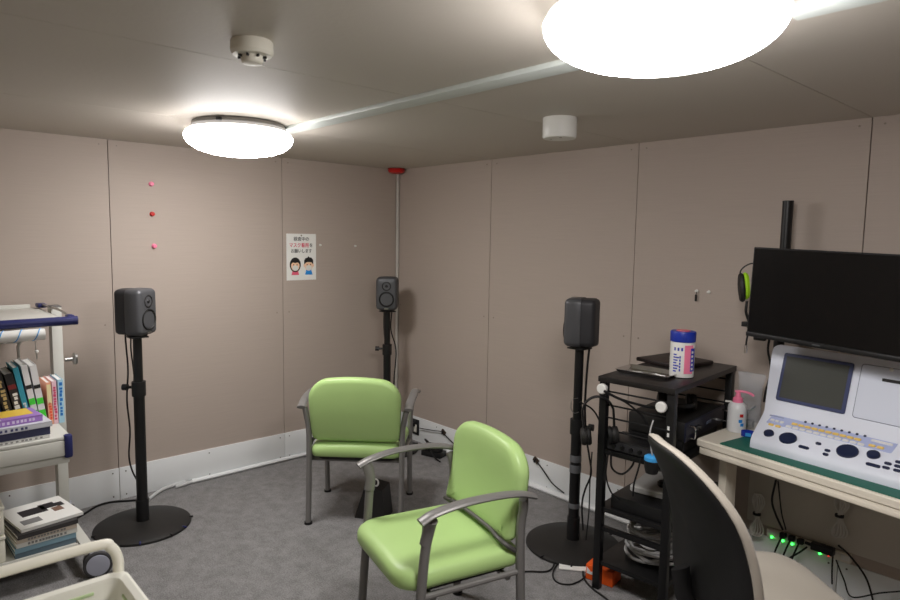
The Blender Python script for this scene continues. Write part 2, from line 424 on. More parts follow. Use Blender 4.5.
# ------------------------------------------------------------------ loudspeakers on stands
def speaker(x, y, z, ang, label):
    """local +Y = the way the front looks"""
    t = thing('loudspeaker', label, 'speaker', (x, y, z), ang - PI/2, 'small studio loudspeakers')
    def fn(px, py, pz):
        u = px / .075; v = py / .12
        bul = 1 + .02 * (1 - v*v) ; bul2 = 1 + .03 * (1 - u*u)
        return (px * (1 + .035 * (1 - v*v)), pz - (.016 * (1 - min(1, abs(u))) if pz < -.05 else 0), py * bul2 + .121)
    MB().slab(rr(.146, .228, .024, 5, 4), [(.016, -.076), (.006, -.071), (0, -.058), (0, -.01)], fn, 0).build('rear_shell', CHARD, t, ang=50)
    f = MB().slab(rr(.148, .232, .024, 5, 4), [(0, -.012), (-.001, -.01), (0, .05), (.006, .062), (.014, .068), (.02, .07)], fn, 0).build('front_shell', CHARC, t, ang=50)
    rx = Matrix.Rotation(-PI/2, 3, 'X')
    b = MB().lathe([(.033, .001), (.030, .002), (.018, -.004), (.013, -.006), (.012, -.002), (.007, .003), (.001, .005)], 28, (0, .0705, .175), 0, False, True, rx); b.build('tweeter', BLACK, t)
    b = MB().lathe([(.055, .0005), (.054, .004), (.05, .005), (.047, .002), (.036, -.006), (.018, -.011), (.015, -.006), (.001, -.004)], 36, (0, .0705, .082), 0, False, True, rx); b.build('woofer', RUBBER, t)
    MB().box((0, .072, .015), (.03, .002, .007)).build('badge', ALU, t)
    b = MB(); b.lathe([(.05, 0), (.05, .006), (.03, .012)], 20, (0, 0, -.004)); b.build('foot', RUBBER, t)
    return t
def stand(x, y, label, knob_ang, collar=.745):
    t = thing('speaker_stand', label, 'speaker stand', (x, y, 0), 0, 'black loudspeaker stands')
    MB().lathe([(.235, 0), (.238, .004), (.236, .012), (.225, .018), (.13, .03), (.05, .036), (.01, .036)], 56).build('base_plate', BLACKS, t)
    MB().cyl((0, 0, .034), (0, 0, collar + .02), .027, seg=24).build('lower_pole', BLACKM, t)
    MB().cyl((0, 0, collar), (0, 0, 1.02), .022, seg=24).build('upper_pole', BLACKM, t)
    c = MB().cyl((0, 0, collar - .038), (0, 0, collar + .038), .034, seg=24).build('clamp_collar', BLACK, t)
    d = Vector((math.cos(knob_ang), math.sin(knob_ang), 0))
    b = MB(); q = Vector((0, 0, collar + .005)); b.cyl(q + d * .03, q + d * .075, .007); b.cyl(q + d * .06, q + d * .085, .017, seg=10); b.build('clamp_knob', BLACK, c)
    MB().cyl((0, 0, .03), (0, 0, .15), .032, seg=24).build('foot_sleeve', BLACK, t)
    MB().box((0, 0, 1.018), (.09, .09, .008), bev=.003).build('top_plate', BLACKM, t)
    for k, a in enumerate((-.95, -.35, .3, .7, 1.25, -1.6)):
        MB().box((.232*math.cos(a), .232*math.sin(a), .0135), (.03, .008, .01), rz=a, bev=.002).build('cable_clip', NAVY if k in (1, 3) else BLACK, t)
    return t
LS = [(.455, -2.035, math.radians(38)), (.268, -.292, math.radians(-43)), (2.075, -.455, math.radians(206))]
stand(LS[0][0], LS[0][1], 'black round-base speaker stand nearest the white book cart', math.radians(225), .745)
stand(LS[1][0], LS[1][1], 'black speaker stand in the room corner behind the green chair', math.radians(225), .74)
stand(LS[2][0], LS[2][1], 'black speaker stand beside the black rack, wound with cables', math.radians(20), .62)
speaker(LS[0][0], LS[0][1], 1.028, LS[0][2], 'grey loudspeaker on the stand near the white book cart')
speaker(LS[1][0], LS[1][1], 1.028, LS[1][2], 'grey loudspeaker facing the camera in the room corner')
speaker(LS[2][0], LS[2][1], 1.028, LS[2][2], 'grey loudspeaker seen from behind, on the stand by the black rack')
def near(px, py, q):  # point above q's foot on the vertical plane through it, square to the view
    d = ray(px, py); n = Vector((AX_F.x, AX_F.y, 0)); k = (Vector((q[0], q[1], 0)) - Vector((CAM.x, CAM.y, 0))).dot(n) / d.dot(n); return CAM + d * k
q = (.41, -2.07)
cable('speaker_cable', 'black cable hanging from the loudspeaker near the book cart', [near(x, y, q) for x, y in [(125, 331), (126, 345), (128, 370), (127, 400), (130, 430), (129, 455), (132, 470), (138, 482)]], .0045)
q = (.40, -2.07)
cable('speaker_cable', 'short black cable close to the pole of the stand near the book cart', [near(x, y, q) for x, y in [(131, 333), (131, 350), (134, 375), (133, 392)]], .004)
q = (.22, -.26)
cable('speaker_cable', 'black cable hanging from the corner loudspeaker', [near(x, y, q) for x, y in [(392, 309), (391, 330), (396, 350), (394, 380), (393, 410)]], .0045)
cable('speaker_cable', 'left-hand thin cable behind the corner loudspeaker pole', [near(x, y, (.19, -.25)) for x, y in [(384, 309), (384, 330), (386, 352)]], .004)
q = (2.10, -.43)
cable('speaker_cable', 'black cable down the stand beside the rack', [near(x, y, q) for x, y in [(590, 344), (588, 360), (586, 385), (585, 410), (586, 440)]], .0055)

# ------------------------------------------------------------------ green armchairs   (local +Y = the way the chair faces)
def green_chair(loc, fwd, label):
    t = thing('armchair', label, 'chair', (*loc, 0), math.atan2(-fwd[0], fwd[1]), 'green armchairs')
    # seat
    def fs(x, y, z):
        k = max(0, (y - .05) / .22)
        return (x * (1 + .02 * k), y, z + .395 + .012 * (1 - (x/.25)**2) * (1 if z > 0 else 0) - .008 * k * k + .01 * y)
    MB().slab(rr(.49, .49, (.10, .10, .05, .05), 6, 6), [(.03, -.028), (.008, -.022), (0, -.008), (0, .012), (.006, .026), (.018, .035), (.04, .04)], fs).build('seat', GREEN, t, loc=(0, .025, 0), ang=80)
    MB().slab(rr(.42, .40, .05, 4), [(0, .348), (0, .366)]).build('seat_pan', BLACKS, t, loc=(0, .01, 0))
    # back: leans and is hollow across, with an arched top edge
    def fb(x, v, z):
        k = min(1, max(0, v / .36))
        return (x * (.965 + .05 * k), -.178 - .045 * k + z + .16 * x * x - .014 * math.sin(PI * k), 0.456 + v * .957 - .024 * k * (x / .23) ** 2)
    ol = [(x, y + .184) for x, y in rr(.492, .372, (.105, .105, .035, .035), 8, 6)]
    MB().slab(ol, [(.03, -.03), (.008, -.026), (0, -.012), (0, .012), (.008, .025), (.03, .032), (.06, .036)], fb).build('backrest', GREEN, t, ang=80)
    for s_ in (-1, 1):
        X = .251 * s_; A = .288 * s_
        MB().tube([(X, .222, .0), (X, .206, .25), (X + .004*s_, .188, .5), (X + .02*s_, .176, .60), (A, .176, .632)], .0152, 12, up=(0, 1, 0), rv=.0175).build('leg', CGREY, t)
        MB().tube([(X, -.226, .0), (X, -.206, .25), (X + .002*s_, -.196, .5), (X + .014*s_, -.198, .59), (A - .012*s_, -.19, .634)], .0152, 12, up=(0, 1, 0), rv=.0175).build('leg', CGREY, t)
        for yy in (.222, -.226): MB().cyl((X, yy, 0), (X, yy, .012), .021, seg=16).build('glide', RUBBER, t)
        MB().tube([(A, .222, .634), (A, .17, .655), (A + .004*s_, .06, .672), (A + .004*s_, -.08, .672), (A, -.17, .66), (A - .002*s_, -.226, .642)], .024, 12, up=(0, 0, 1), rv=.0105).build('armrest', CGREY, t)
        MB().tube([(A - .01*s_, .19, .64), (X + .012*s_, .18, .59), (X + .004*s_, .186, .54)], .0185, 10, up=(0, 1, 0), rv=.021).build('arm_bracket', CGREY, t)
        MB().tube([(X, .205, .352), (X*.96, .0, .346), (X, -.202, .352)], .011, 10, up=(0, 0, 1)).build('side_rail', CGREY, t)
    MB().tube([(-.245, -.182, .43), (-.238, -.152, .452), (-.2, -.138, .466), (-.1, -.15, .47), (.1, -.15, .47), (.2, -.138, .466), (.238, -.152, .452), (.245, -.182, .43)], .009, 8).build('back_rail', mat('rail_grey', (84, 82, 80), .45, .2), t)
    MB().cyl((-.25, -.15, .338), (.25, -.15, .338), .011).build('cross_rail', CGREY, t)
    MB().cyl((-.25, .15, .338), (.25, .15, .338), .011).build('cross_rail', CGREY, t)
    return t
green_chair((1.010, -1.018), (-.7096, .7046), 'green armchair seen from behind, facing the room corner')
green_chair((2.210, -1.487), (-.2412, -.9705), 'nearer green armchair with its seat towards the camera')
# black case with a ring under the far chair
t = thing('black_case', 'black tilted box with a white ring on the carpet beside the far green chair', 'case', (1.13, -1.02, 0), math.radians(35))
MB().prism([(-.09, 0), (.09, 0), (.07, .17), (-.03, .19)], -.065, .065, fn=lambda x, y, z: (x, z, y)).build('body', BLACKS, t)
MB().tube([(0.02 + .016*math.cos(a), -.03, .2 + .02*math.sin(a)) for a in [2*PI*k/10 for k in range(11)]], .005, 8).build('ring', WHITE, t)

# ------------------------------------------------------------------ black rack
RK = (2.393, -.70); RA = math.radians(5)
def rw(x, y, z): return Vector((RK[0] + x*math.cos(RA) - y*math.sin(RA), RK[1] + x*math.sin(RA) + y*math.cos(RA), z))
RWD, RDP = .305, .645
t = thing('equipment_rack', 'black open steel rack with a wooden top between the stand and the desk', 'rack', (*RK, 0), RA)
MB().box((RWD/2, RDP/2, .954), (RWD + .04, RDP + .05, .024), bev=.002).build('top_board', mat('rack_top_wood', (30, 27, 26), .4, noise=.15, nscale=15), t)
for x in (0, RWD):
    for y in (0, RDP):
        pl = MB().box((x, y, .471), (.033, .033, .942), bev=.003).build('post', BLACKM, t)
for nm, z, th in (('shelf', .632, .022), ('shelf', .372, .02), ('shelf', .125, .02)):
    MB().box((RWD/2, RDP/2, z), (RWD + .02, RDP + .02, th), bev=.002).build(nm, BLACKM, t)
MB().box((RWD/2, 0, .285), (RWD, .02, .02)).build('cross_bar', BLACKM, t)
for y in (0, RDP):
    for z in (.9, .84, .785, .73): MB().cyl((0, y, z), (RWD, y, z), .004, seg=8).build('wire', BLACKM, t)
for (x, y, z) in ((.016, -.02, .917), (RWD - .022, -.02, .888)):
    k = MB().lathe([(.012, 0), (.012, .016), (.021, .018), (.0225, .022), (.0225, .034), (.018, .038), (.001, .038)], 24, (x - .004, y + .004, z), rot=Matrix.Rotation(PI/2, 3, 'X') @ Matrix.Identity(3)).build('knob', WHITE, t); k['label'] = 'round white knob'
for z_ in (.80, .772): MB().box((RWD - .004, -.0172, z_), (.009, .001, .016)).build('label_mark', WHITE, t)
# things on top
rt = .9665
t = thing('wipes_canister', 'white wipes canister with a blue lid and a pink label on the rack top', 'canister', (*rw(.238, .235, rt).xy, rt), 0)
MB().lathe([(.046, 0), (.0505, .003), (.051, .15), (.049, .156), (.046, .158)], 40).build('canister_body', WHITE, t)
ld = MB().lathe([(.0525, .155), (.053, .157), (.0535, .193), (.051, .199), (.03, .2), (.001, .197)], 40).build('lid', BLUE, t)
MB().lathe([(.03, .199), (.029, .203), (.001, .2035)], 24).build('lid_disc', mat('lid_red', (206, 96, 110), .4), ld)
tocam = math.atan2(CAM.y + .46, CAM.x - 2.63)
def arc_patch(a0, a1, z0, z1, r=.0514, n=12):
    return [[(r*math.cos(a0+(a1-a0)*k/n), r*math.sin(a0+(a1-a0)*k/n), z) for k in range(n+1)] for z in (z0, z1)]
MB().rings(arc_patch(tocam + .18, tocam + 1.0, .02, .143), cap0=False, cap1=False, closed=False).build('label_panel', PINK, t, recalc=False)
b = MB()
b.rings(arc_patch(tocam + .72, tocam + 1.25, .03, .13, .0517), cap0=False, cap1=False, closed=False)
for k in range(7): b.rings(arc_patch(tocam - .75, tocam - .75 + .3 + .1 * (k % 3), .026 + k*.012, .032 + k*.012, .0516), cap0=False, cap1=False, closed=False)
for k in range(5): b.rings(arc_patch(tocam - .22, tocam - .1 , .03 + k*.014, .04 + k*.014, .0516), cap0=False, cap1=False, closed=False)
for k in range(3): b.rings(arc_patch(tocam - .7 + .3*k, tocam - .55 + .3*k, .118, .132, .0516), cap0=False, cap1=False, closed=False)
b.build('label_print', mat('print_blue_dark', (52, 64, 176), .5), t, recalc=False)
b = MB()
for k in range(5): b.rings(arc_patch(tocam + .8, tocam + 1.02, .036 + k*.018, .046 + k*.018, .052), cap0=False, cap1=False, closed=False)
b.build('label_lettering', WHITE, t, recalc=False)
c = rw(.115, .17, rt)
t = thing('steel_tray', 'shallow shiny steel tray on the front of the rack top', 'tray', c, math.radians(4))
def tray(w_, h_, z1):
    b = MB(); o0 = rr(w_, h_, .012, 4); o1 = rr(w_-.02, h_-.02, .01, 4)
    R = lambda o, z: [Vector((x, y, z)) for x, y in o]
    b.rings([R(o1, .0), R(o0, z1), R(rr(w_+.008, h_+.008, .014, 4), z1), R(rr(w_+.008, h_+.008, .014, 4), z1-.002), R(rr(w_-.018, h_-.018, .01, 4), -.0005)][::-1], cap0=False, cap1=True)
    return b
tray(.24, .145, .016).build('tray_body', CHROME, t, loc=(0, 0, .001))
MB().tube([(-.09, -.02, .004), (0, .01, .004), (.08, .0, .004)], .003, 6).build('instrument', ALU, t)
c = Vector((2.432, -.178, rt))
t = thing('flat_black_case', 'flat dark brown-black case lying at the back of the rack top', 'case', c, math.radians(-8))
MB().box((0, 0, .010), (.25, .255, .018), bev=.003).build('shell', mat('dark_brown', (42, 30, 28), .5), t)
MB().box((0, 0, .010), (.252, .257, .003)).build('lid_seam', BLACK, t)
c = rw(.19, .27, rt)
tag(MB().slab(rr(.05, .02, .006), [(.001, 0), (0, .002), (0, .01), (.002, .012)]).build('blue_eraser', NAVY, loc=c, rot=(0, 0, .5)), 'small dark blue block between the tray and the wipes canister', 'block')
# things on the shelves
zs = .6445
c = rw(RWD/2 + .01, .36, zs)
t = thing('receiver', 'plain black box under the amplifier on the middle rack shelf', 'receiver', c, RA)
MB().box((0, 0, .031), (.25, .40, .062), bev=.003).build('case', BLACK, t)
MB().box((.126, 0, .031), (.003, .37, .045), bev=.001).build('front_plate', CHARD, t)
c = rw(RWD/2 + .02, .36, zs + .0625)
t = thing('amplifier', 'black rack amplifier with two chrome handles on the middle rack shelf', 'amplifier', c, RA)
MB().box((0, 0, .04), (.26, .42, .08), bev=.003).build('case', BLACKS, t)
pn = MB().box((.134, 0, .04), (.008, .44, .08), bev=.001).build('front_panel', mat('panel_blueblack', (30, 32, 48), .35), t)
for y in (-.19, .19):
    MB().tube([(.138, y, .014), (.162, y, .018), (.165, y, .04), (.162, y, .062), (.138, y, .066)], .004, 8).build('handle', CHROME, pn)
MB().box((.139, .03, .04), (.003, .05, .012)).build('display', mat('display_grey', (96, 104, 124), .3), pn)
for y in (-.12, -.09): MB().lathe([(.012, 0), (.011, .012), (.001, .013)], 16, (.138, y, .04), rot=Matrix.Rotation(PI/2, 3, 'Y')).build('dial', BLACK, pn)
c = rw(.12, .07, zs)
t = thing('audio_interface', 'low black device at the front of the middle rack shelf', 'audio device', c, RA)
MB().box((0.01, 0, .025), (.22, .15, .05), bev=.006).build('case', BLACK, t)
MB().box((0.01, -.076, .025), (.2, .003, .035)).build('front_plate', CHARD, t)
for k in range(4): MB().lathe([(.009, 0), (.008, .01), (.001, .011)], 12, (-.06 + .04*k, -.0775, .025), rot=Matrix.Rotation(PI/2, 3, 'X')).build('dial', BLACKM, t)
def headphones(loc, rot, label, band_r=.075, drop=.03, cupm=None, ring=None, width=.018):
    t = thing('headphones', label, 'headphones', loc, rot)
    MB().tube([(band_r*.96, 0, -drop)] + [(band_r*math.cos(a), 0, band_r*1.1*math.sin(a)) for a in [PI * k / 10 for k in range(11)]] + [(-band_r*.96, 0, -drop)], width*.3, 8, up=(0, 1, 0), rv=width*.6).build('headband', BLACK, t)
    for s_ in (-1, 1):
        c_ = MB().lathe([(.02, -.016), (.036, -.012), (.04, 0), (.036, .012), (.02, .016)], 24, (s_*band_r, 0, -drop), rot=Matrix.Rotation(PI/2, 3, 'Y')).build('ear_cup', cupm or BLACKS, t)
        MB().lathe([(.022, 0), (.038, .002), (.04, .01), (.034, .018), (.018, .018)], 24, (s_*(band_r - .012), 0, -drop), rot=Matrix.Rotation(-PI/2*s_, 3, 'Y')).build('ear_pad', ring or RUBBER, c_)
    return t
g = ray(601, 400); hpP = near(598, 413, (2.33, -.80))
headphones(hpP, (0, math.radians(-6), math.radians(40)), 'black headphones hanging on the left post of the rack', .066, .10)
c = rw(.20, .30, zs + .144)
headphones(c + Vector((0, 0, .041)), (PI/2 * .97, 0, .6), 'black headphones lying on top of the amplifier in the rack', .07)
c = near(652, 462, (2.66, -.74))
t = thing('hanging_earphone', 'black earpiece with a bright blue band hanging at the front of the rack', 'earphone', c, .6)
MB().lathe([(.01, -.05), (.024, -.045), (.03, -.02), (.03, .008)], 24).build('body', BLACK, t)
MB().lathe([(.03, .007), (.031, .008), (.031, .022), (.024, .027), (.002, .028)], 24).build('band', SKYB, t)
MB().tube([(0, 0, .025), (-.008, .0, .07), (-.012, .01, .12), (.0, .03, .165)], .003, 6).build('lead', GREYC, t)
c = rw(.17, .22, .3825)
t = thing('black_recorder', 'flat black device on the lower rack shelf', 'recorder', c, RA)
MB().box((0, -.02, .03), (.25, .38, .06), bev=.004).build('case', BLACK, t)
c = rw(.19, .24, .4430)
t = thing('white_router', 'light grey flat box on top of the black device in the rack', 'device', c, RA + .1)
MB().slab(rr(.24, .26, .02), [(.004, 0), (0, .004), (0, .022), (.006, .028)]).build('shell', mat('grey_white', (186, 186, 184), .45), t)
tag(MB().slab(rr(.075, .04, .015), [(.004, 0), (0, .006), (0, .018), (.008, .026)]).build('computer_mouse', BLACK, loc=rw(.21, .2, .4715), rot=(0, 0, .9)), 'black mouse on the light grey box in the rack', 'computer mouse')
# coil of grey cable on the bottom shelf: loops
def coil(loc, n, R, r, zspan, seed, stretch=1.):
    rnd = random.Random(seed); pts = []
    for k in range(n * 10 + 1):
        a = 2*PI*k/10; j = rnd.uniform(.75, 1.1)
        pts.append((R*j*math.cos(a)*stretch, R*j*math.sin(a), r + zspan * (k / (n*10)) + rnd.uniform(0, .01)))
    return MB().tube(pts, r, 6, sub=3)
tag(coil(None, 8, .11, .0075, .15, 3, 1.05).build('cable_coil', GREYC, loc=rw(.18, .17, .136)), 'tangled coil of light grey cable on the lowest rack shelf', 'cable')
# cables around rack and stand
g1 = (2.30, -.62)
cl = [
 ('black cable drooping from the left rack post to the right post', [(604, 391), (620, 399), (640, 405), (655, 408), (668, 410)], (2.5, -.74), .0055),
 ('thin black cable crossing below the rack top to the amplifier', [(606, 393), (625, 402), (640, 414), (647, 424)], (2.5, -.735), .004),
 ('black cable looping below the middle rack shelf', [(611, 452), (612, 468), (622, 474), (632, 466), (635, 455)], (2.45, -.74), .0045),
 ('black cable hanging from the middle shelf beside the earpiece', [(641, 458), (638, 470), (634, 484), (633, 496)], (2.55, -.74), .004),
 ('black cable hanging to the white baseboard behind the rack', [(608, 455), (606, 475), (611, 492), (620, 500)], (2.45, -.735), .0035),
 ('long black cable from the stand to the floor by the rack post', [(586, 438), (589, 455), (591, 474), (585, 490), (582, 505), (583, 530)], (2.25, -.6), .0045),
 ('thin cable hanging down between the stand and the rack', [(592, 452), (590, 480), (589, 510), (586, 540)], (2.30, -.6), .003),
 ('black lead curving from the stand pole to the rack', [(580, 402), (592, 409), (599, 420), (604, 436)], (2.26, -.62), .004),
]
for lab, pts, q, r in cl: cable('cable', lab, [near(x, y, q) for x, y in pts], r)
tag(MB().tube([near(x, y, (2.1, -.52)) for x, y in [(578, 398), (572, 400), (571, 408), (574, 413), (579, 412)]], .002, 6).build('thin_wire', ALU), 'thin wire loop sticking out left of the stand pole by the rack', 'wire')
# grey tape wrapped around the stand pole
for z0, z1, lab in ((.44, .475, 'upper band of grey tape round the speaker stand pole'), (.385, .425, 'wide band of grey tape low on the speaker stand pole'), (.2, .225, 'lowest band of grey tape near the foot of the stand')):
    tag(MB().lathe([(.0285, z0), (.0295, z0+.001), (.0295, z1-.001), (.0285, z1)], 24, (LS[2][0], LS[2][1], 0), cap0=False, cap1=False).build('tape_band', TAPEG), lab, 'tape', 'tape on the speaker stand')
for lab, pts, r in (
 ('black cable looping across the carpet in front of the stand', [(430, 592), (470, 583), (520, 572), (548, 571), (556, 560)], .004),
 ('coil of thin black cable on the carpet by the rack', [(562, 558), (553, 572), (557, 582), (572, 584), (586, 576), (590, 565)], .0035),
 ('black cable running from the rack foot towards the camera', [(583, 566), (584, 578), (592, 588), (604, 597), (612, 604)], .0045)):
    cable('floor_cable', lab, [onz(x, y, .005) for x, y in pts], r)
c = onz(575, 569, 0)
tag(MB().box((0, 0, .006), (.15, .05, .008), bev=.003).build('white_strip', WHITE, loc=(c.x, c.y, 0.0), rot=(0, 0, math.radians(38))), 'short white plastic strip on the floor by the rack foot', 'strip')
c = onz(604, 584, 0)
t = thing('orange_box', 'small orange box with a torn white label at the foot of the rack', 'box', rw(-.015, .085, 0), math.radians(10))
MB().box((0, 0, .037), (.13, .10, .07), bev=.002).build('carton', ORANGE, t)
MB().prism([(-.04, 0), (-.01, .0), (.0, .018), (-.02, .012), (-.04, .03)], 0, .0012, fn=lambda x, y, z: (x - .02, -.0505 - z, y + .03)).build('label_patch', WHITE, t)

# ------------------------------------------------------------------ desk
DA = math.radians(-9)
DO = Vector((2.707, -.477, 0))
def dw(a, bb, z): return Vector((DO.x + a*math.cos(DA) - bb*math.sin(DA), DO.y + a*math.sin(DA) + bb*math.cos(DA), z))
t = thing('desk', 'ivory desk carrying the audiometer along the back wall', 'desk', DO, DA)
DL, DD = 1.2, .45
def drect(x0, y0, x1, y1, r): return [(x + (x0+x1)/2, y + (y0+y1)/2) for x, y in rr(x1-x0, y1-y0, r, 4)]
MB().slab([(x - .12 * (y if x < DL/2 else 0), y) for x, y in drect(0, 0, DL, DD, .012)], [(.004, .688), (0, .692), (0, .714), (.006, .72)], capfine=False).build('desktop', DESK, t)
MB().box((DL/2, .03, .672), (DL - .03, .05, .03), bev=.004).build('apron', DESK, t)
MB().box((DL/2 + .02, .008, .668), (DL - .1, .01, .018), bev=.003).build('front_tray', DESK, t)
for x in (.06, DL - .06):
    MB().box((x, .15, .34), (.035, .08, .66), bev=.004).build('leg', DESK, t)
    MB().box((x, .24, .014), (.05, .42, .028), bev=.006).build('foot', DESK, t)
m_ = thing('desk_mat', 'dark green desk mat under the audiometer', 'desk mat', dw(0, 0, .7205), DA)
MB().slab(drect(.10, .015, 1.1, .36, .006), [(0, 0), (0, .003)], capfine=False).build('sheet', MATG, m_)

# audiometer : local X width, Y depth, Z up
AA = math.radians(-7)
AO = Vector((2.912, -.432, .724))
t = thing('audiometer', 'pale blue-grey audiometer console with a tilted screen on the desk', 'audiometer', AO, AA)
AXM = Matrix.Rotation(AA, 3, 'Z')
AWD = .66
prof = [(0, .0), (0, .018), (.005, .03), (.018, .044), (.165, .108), (.176, .12), (.246, .378), (.258, .392), (.276, .392), (.296, .378), (.31, .0)]
def side(x, ins=0., e=None):
    cy, cz = .18, .15
    fl = -.24 if x < AWD/2 else .24
    dz = 0 if e is None or e >= .03 else .03 - math.sqrt(.03**2 - (.03 - e)**2)
    return [Vector((x + fl * y, y + (cy - y) * ins - (dz * .27 if z > .2 else 0), z + (cz - z) * ins * .5 - (dz if z > .2 else 0))) for y, z in prof]
MB().rings([side(.001, .03, 0), side(0, .008, .002), side(.002, 0, .005), side(.006, 0, .009), side(.013, 0, .016), side(.027, 0, .03), side(AWD - .027, 0, .03), side(AWD - .013, 0, .016), side(AWD - .002, 0, .005), side(AWD, .008, .001)]).build('shell', AUDIO, t, ang=28)
# planes on the console
K0 = Vector((0, .018, .044)); KV = (Vector((0, .165, .108)) - K0).normalized(); KN = Vector((0, -KV.z, KV.y))
P0 = Vector((0, .176, .12)); PV = (Vector((0, .246, .378)) - P0).normalized(); PN = Vector((0, -PV.z, PV.y))
def hit(px, py, o, v):  # pixel -> (width, up-slope) on a console plane
    d = AXM.transposed() @ ray(px, py); c_ = AXM.transposed() @ (CAM - AO); n = Vector((0, -v.z, v.y))
    k = (o - c_).dot(n) / d.dot(n); q = c_ + d * k; return q.x, (q - o).dot(v)
def fk(x, y, z): return Vector((x, 0, 0)) + K0 + KV * y + KN * z
def fp(x, y, z): return Vector((x, 0, 0)) + P0 + PV * y + PN * z
def area(p0_, p1_, o, v):
    (x0, y0), (x1, y1) = hit(*p0_, o, v), hit(*p1_, o, v); return (x0+x1)/2, (y0+y1)/2, abs(x1-x0), abs(y1-y0)
def pad(name, cx, cy, w_, h_, r, z0, z1, fn, m, parent, bev=.001):
    return MB().slab([(x + cx, y + cy) for x, y in rr(w_, h_, r, 4)], [(0, z0), (0, z1 - bev), (bev, z1)], fn, capfine=False).build(name, m, parent)
sx = [hit(*q, P0, PV) for q in [(784, 353), (777, 401), (855, 363), (845, 413)]]
x0 = (sx[0][0] + sx[1][0]) / 2; x1 = (sx[2][0] + sx[3][0]) / 2; y0 = (sx[1][1] + sx[3][1]) / 2; y1 = (sx[0][1] + sx[2][1]) / 2
sc_ = pad('screen_frame', (x0+x1)/2, (y0+y1)/2, x1-x0, y1-y0, .008, -.002, .006, fp, mat('screen_navy', (58, 66, 104), .4), t)
pad('screen', (x0+x1)/2, (y0+y1)/2, x1-x0-.026, y1-y0-.026, .002, .004, .0066, fp, LCD, sc_, .0003)
gx = x1 + .028
pad('door_groove', (gx + AWD - .03)/2, (y0+y1)/2, AWD - .03 - gx + .006, y1-y0 + .010, .012, -.002, .0006, fp, mat('groove_grey', (120, 126, 146), .5), t)
pr_ = pad('printer_door', (gx + AWD - .03)/2 + .0, (y0+y1)/2, AWD - .03 - gx, y1-y0 + .004, .01, -.002, .0022, fp, mat('door_shell', (220, 226, 240), .4), t)
pad('printer_slot', (gx + AWD)/2 + .02, y1 - .045, AWD - gx - .11, .012, .002, .001, .004, fp, BLACK, pr_)
bq = hit(892, 370, P0, PV); MB().lathe([(.007, 0), (.007, .004), (.002, .006)], 16, fp(bq[0], bq[1], .002), rot=Matrix((Vector((1, 0, 0)), PV, PN)).transposed()).build('printer_button', WHITE, pr_)
# key field
kf = [hit(*q, K0, KV) for q in [(770.6, 415), (766, 424.4), (899, 437.6), (896, 452.8)]]
ky0, ky1 = (kf[1][1] + kf[3][1]) / 2, (kf[0][1] + kf[2][1]) / 2; kx0, kx1 = (kf[0][0] + kf[1][0]) / 2, (kf[2][0] + kf[3][0]) / 2
kp = pad('key_field', (kx0+kx1)/2, (ky0+ky1)/2, kx1-kx0, ky1-ky0, .008, -.002, .0012, fk, AUDIB, t)
def keys(n, pa, pb, w_, h_, m, nm):
    a_, b_ = hit(*pa, K0, KV), hit(*pb, K0, KV); y = (a_[1] + b_[1]) / 2
    for k in range(n): pad(nm, a_[0] + (b_[0]-a_[0])*k/max(1, n-1), y, w_, h_, .003, 0, .005, fk, m, kp)
keys(10, (794, 425.4), (858.5, 439), .022, .013, KEYY, 'yellow_key')
keys(11, (787.6, 428.3), (862, 443.5), .022, .012, KEYW, 'white_key')
keys(9, (804.6, 423.5), (866, 435.4), .009, .009, KNOB, 'small_key')
keys(3, (772.5, 420.6), (782, 422.7), .015, .012, KEYW, 'white_key'); keys(2, (771, 425), (778, 426.6), .02, .011, KEYY, 'yellow_key')
keys(5, (873.6, 441.5), (890.6, 445), .016, .012, KEYW, 'white_key'); keys(2, (872, 446.3), (880.6, 448.1), .022, .012, KEYY, 'yellow_key')
for q in ((777, 416.8), (884, 439)):
    x, y = hit(*q, K0, KV); pad('level_strip', x, y, .06, .008, .002, 0, .0018, fk, mat('strip_grey', (150, 158, 190), .4), kp)
RK_ = Matrix((Vector((1, 0, 0)), KV, KN)).transposed()
for (px, py), r in zip([(769, 434), (788, 439), (847.5, 452), (873.5, 455.5)], (.019, .032, .036, .021)):
    x, y = hit(px, py, K0, KV)
    MB().lathe([(r, -.002), (r, .007), (r*.94, .010), (r*.5, .011), (r*.1, .0105)], 32, fk(x, y, 0), rot=RK_).build('knob' if r < .025 else 'dial', KNOB, t)
for px, py, w_, h_ in ((803.7, 447.7, .038, .014), (818.5, 444, .02, .013), (827.5, 451, .02, .012), (825.6, 454.7, .02, .012), (873, 465.6, .046, .014), (888, 464, .023, .012), (886, 468.2, .023, .012), (899, 462.6, .023, .012), (898, 466.8, .023, .012), (897, 471, .023, .012)):
    x, y = hit(px, py, K0, KV); pad('button', x, y, w_, h_, min(w_, h_)*.48, -.002, .005, fk, KNOB, t)

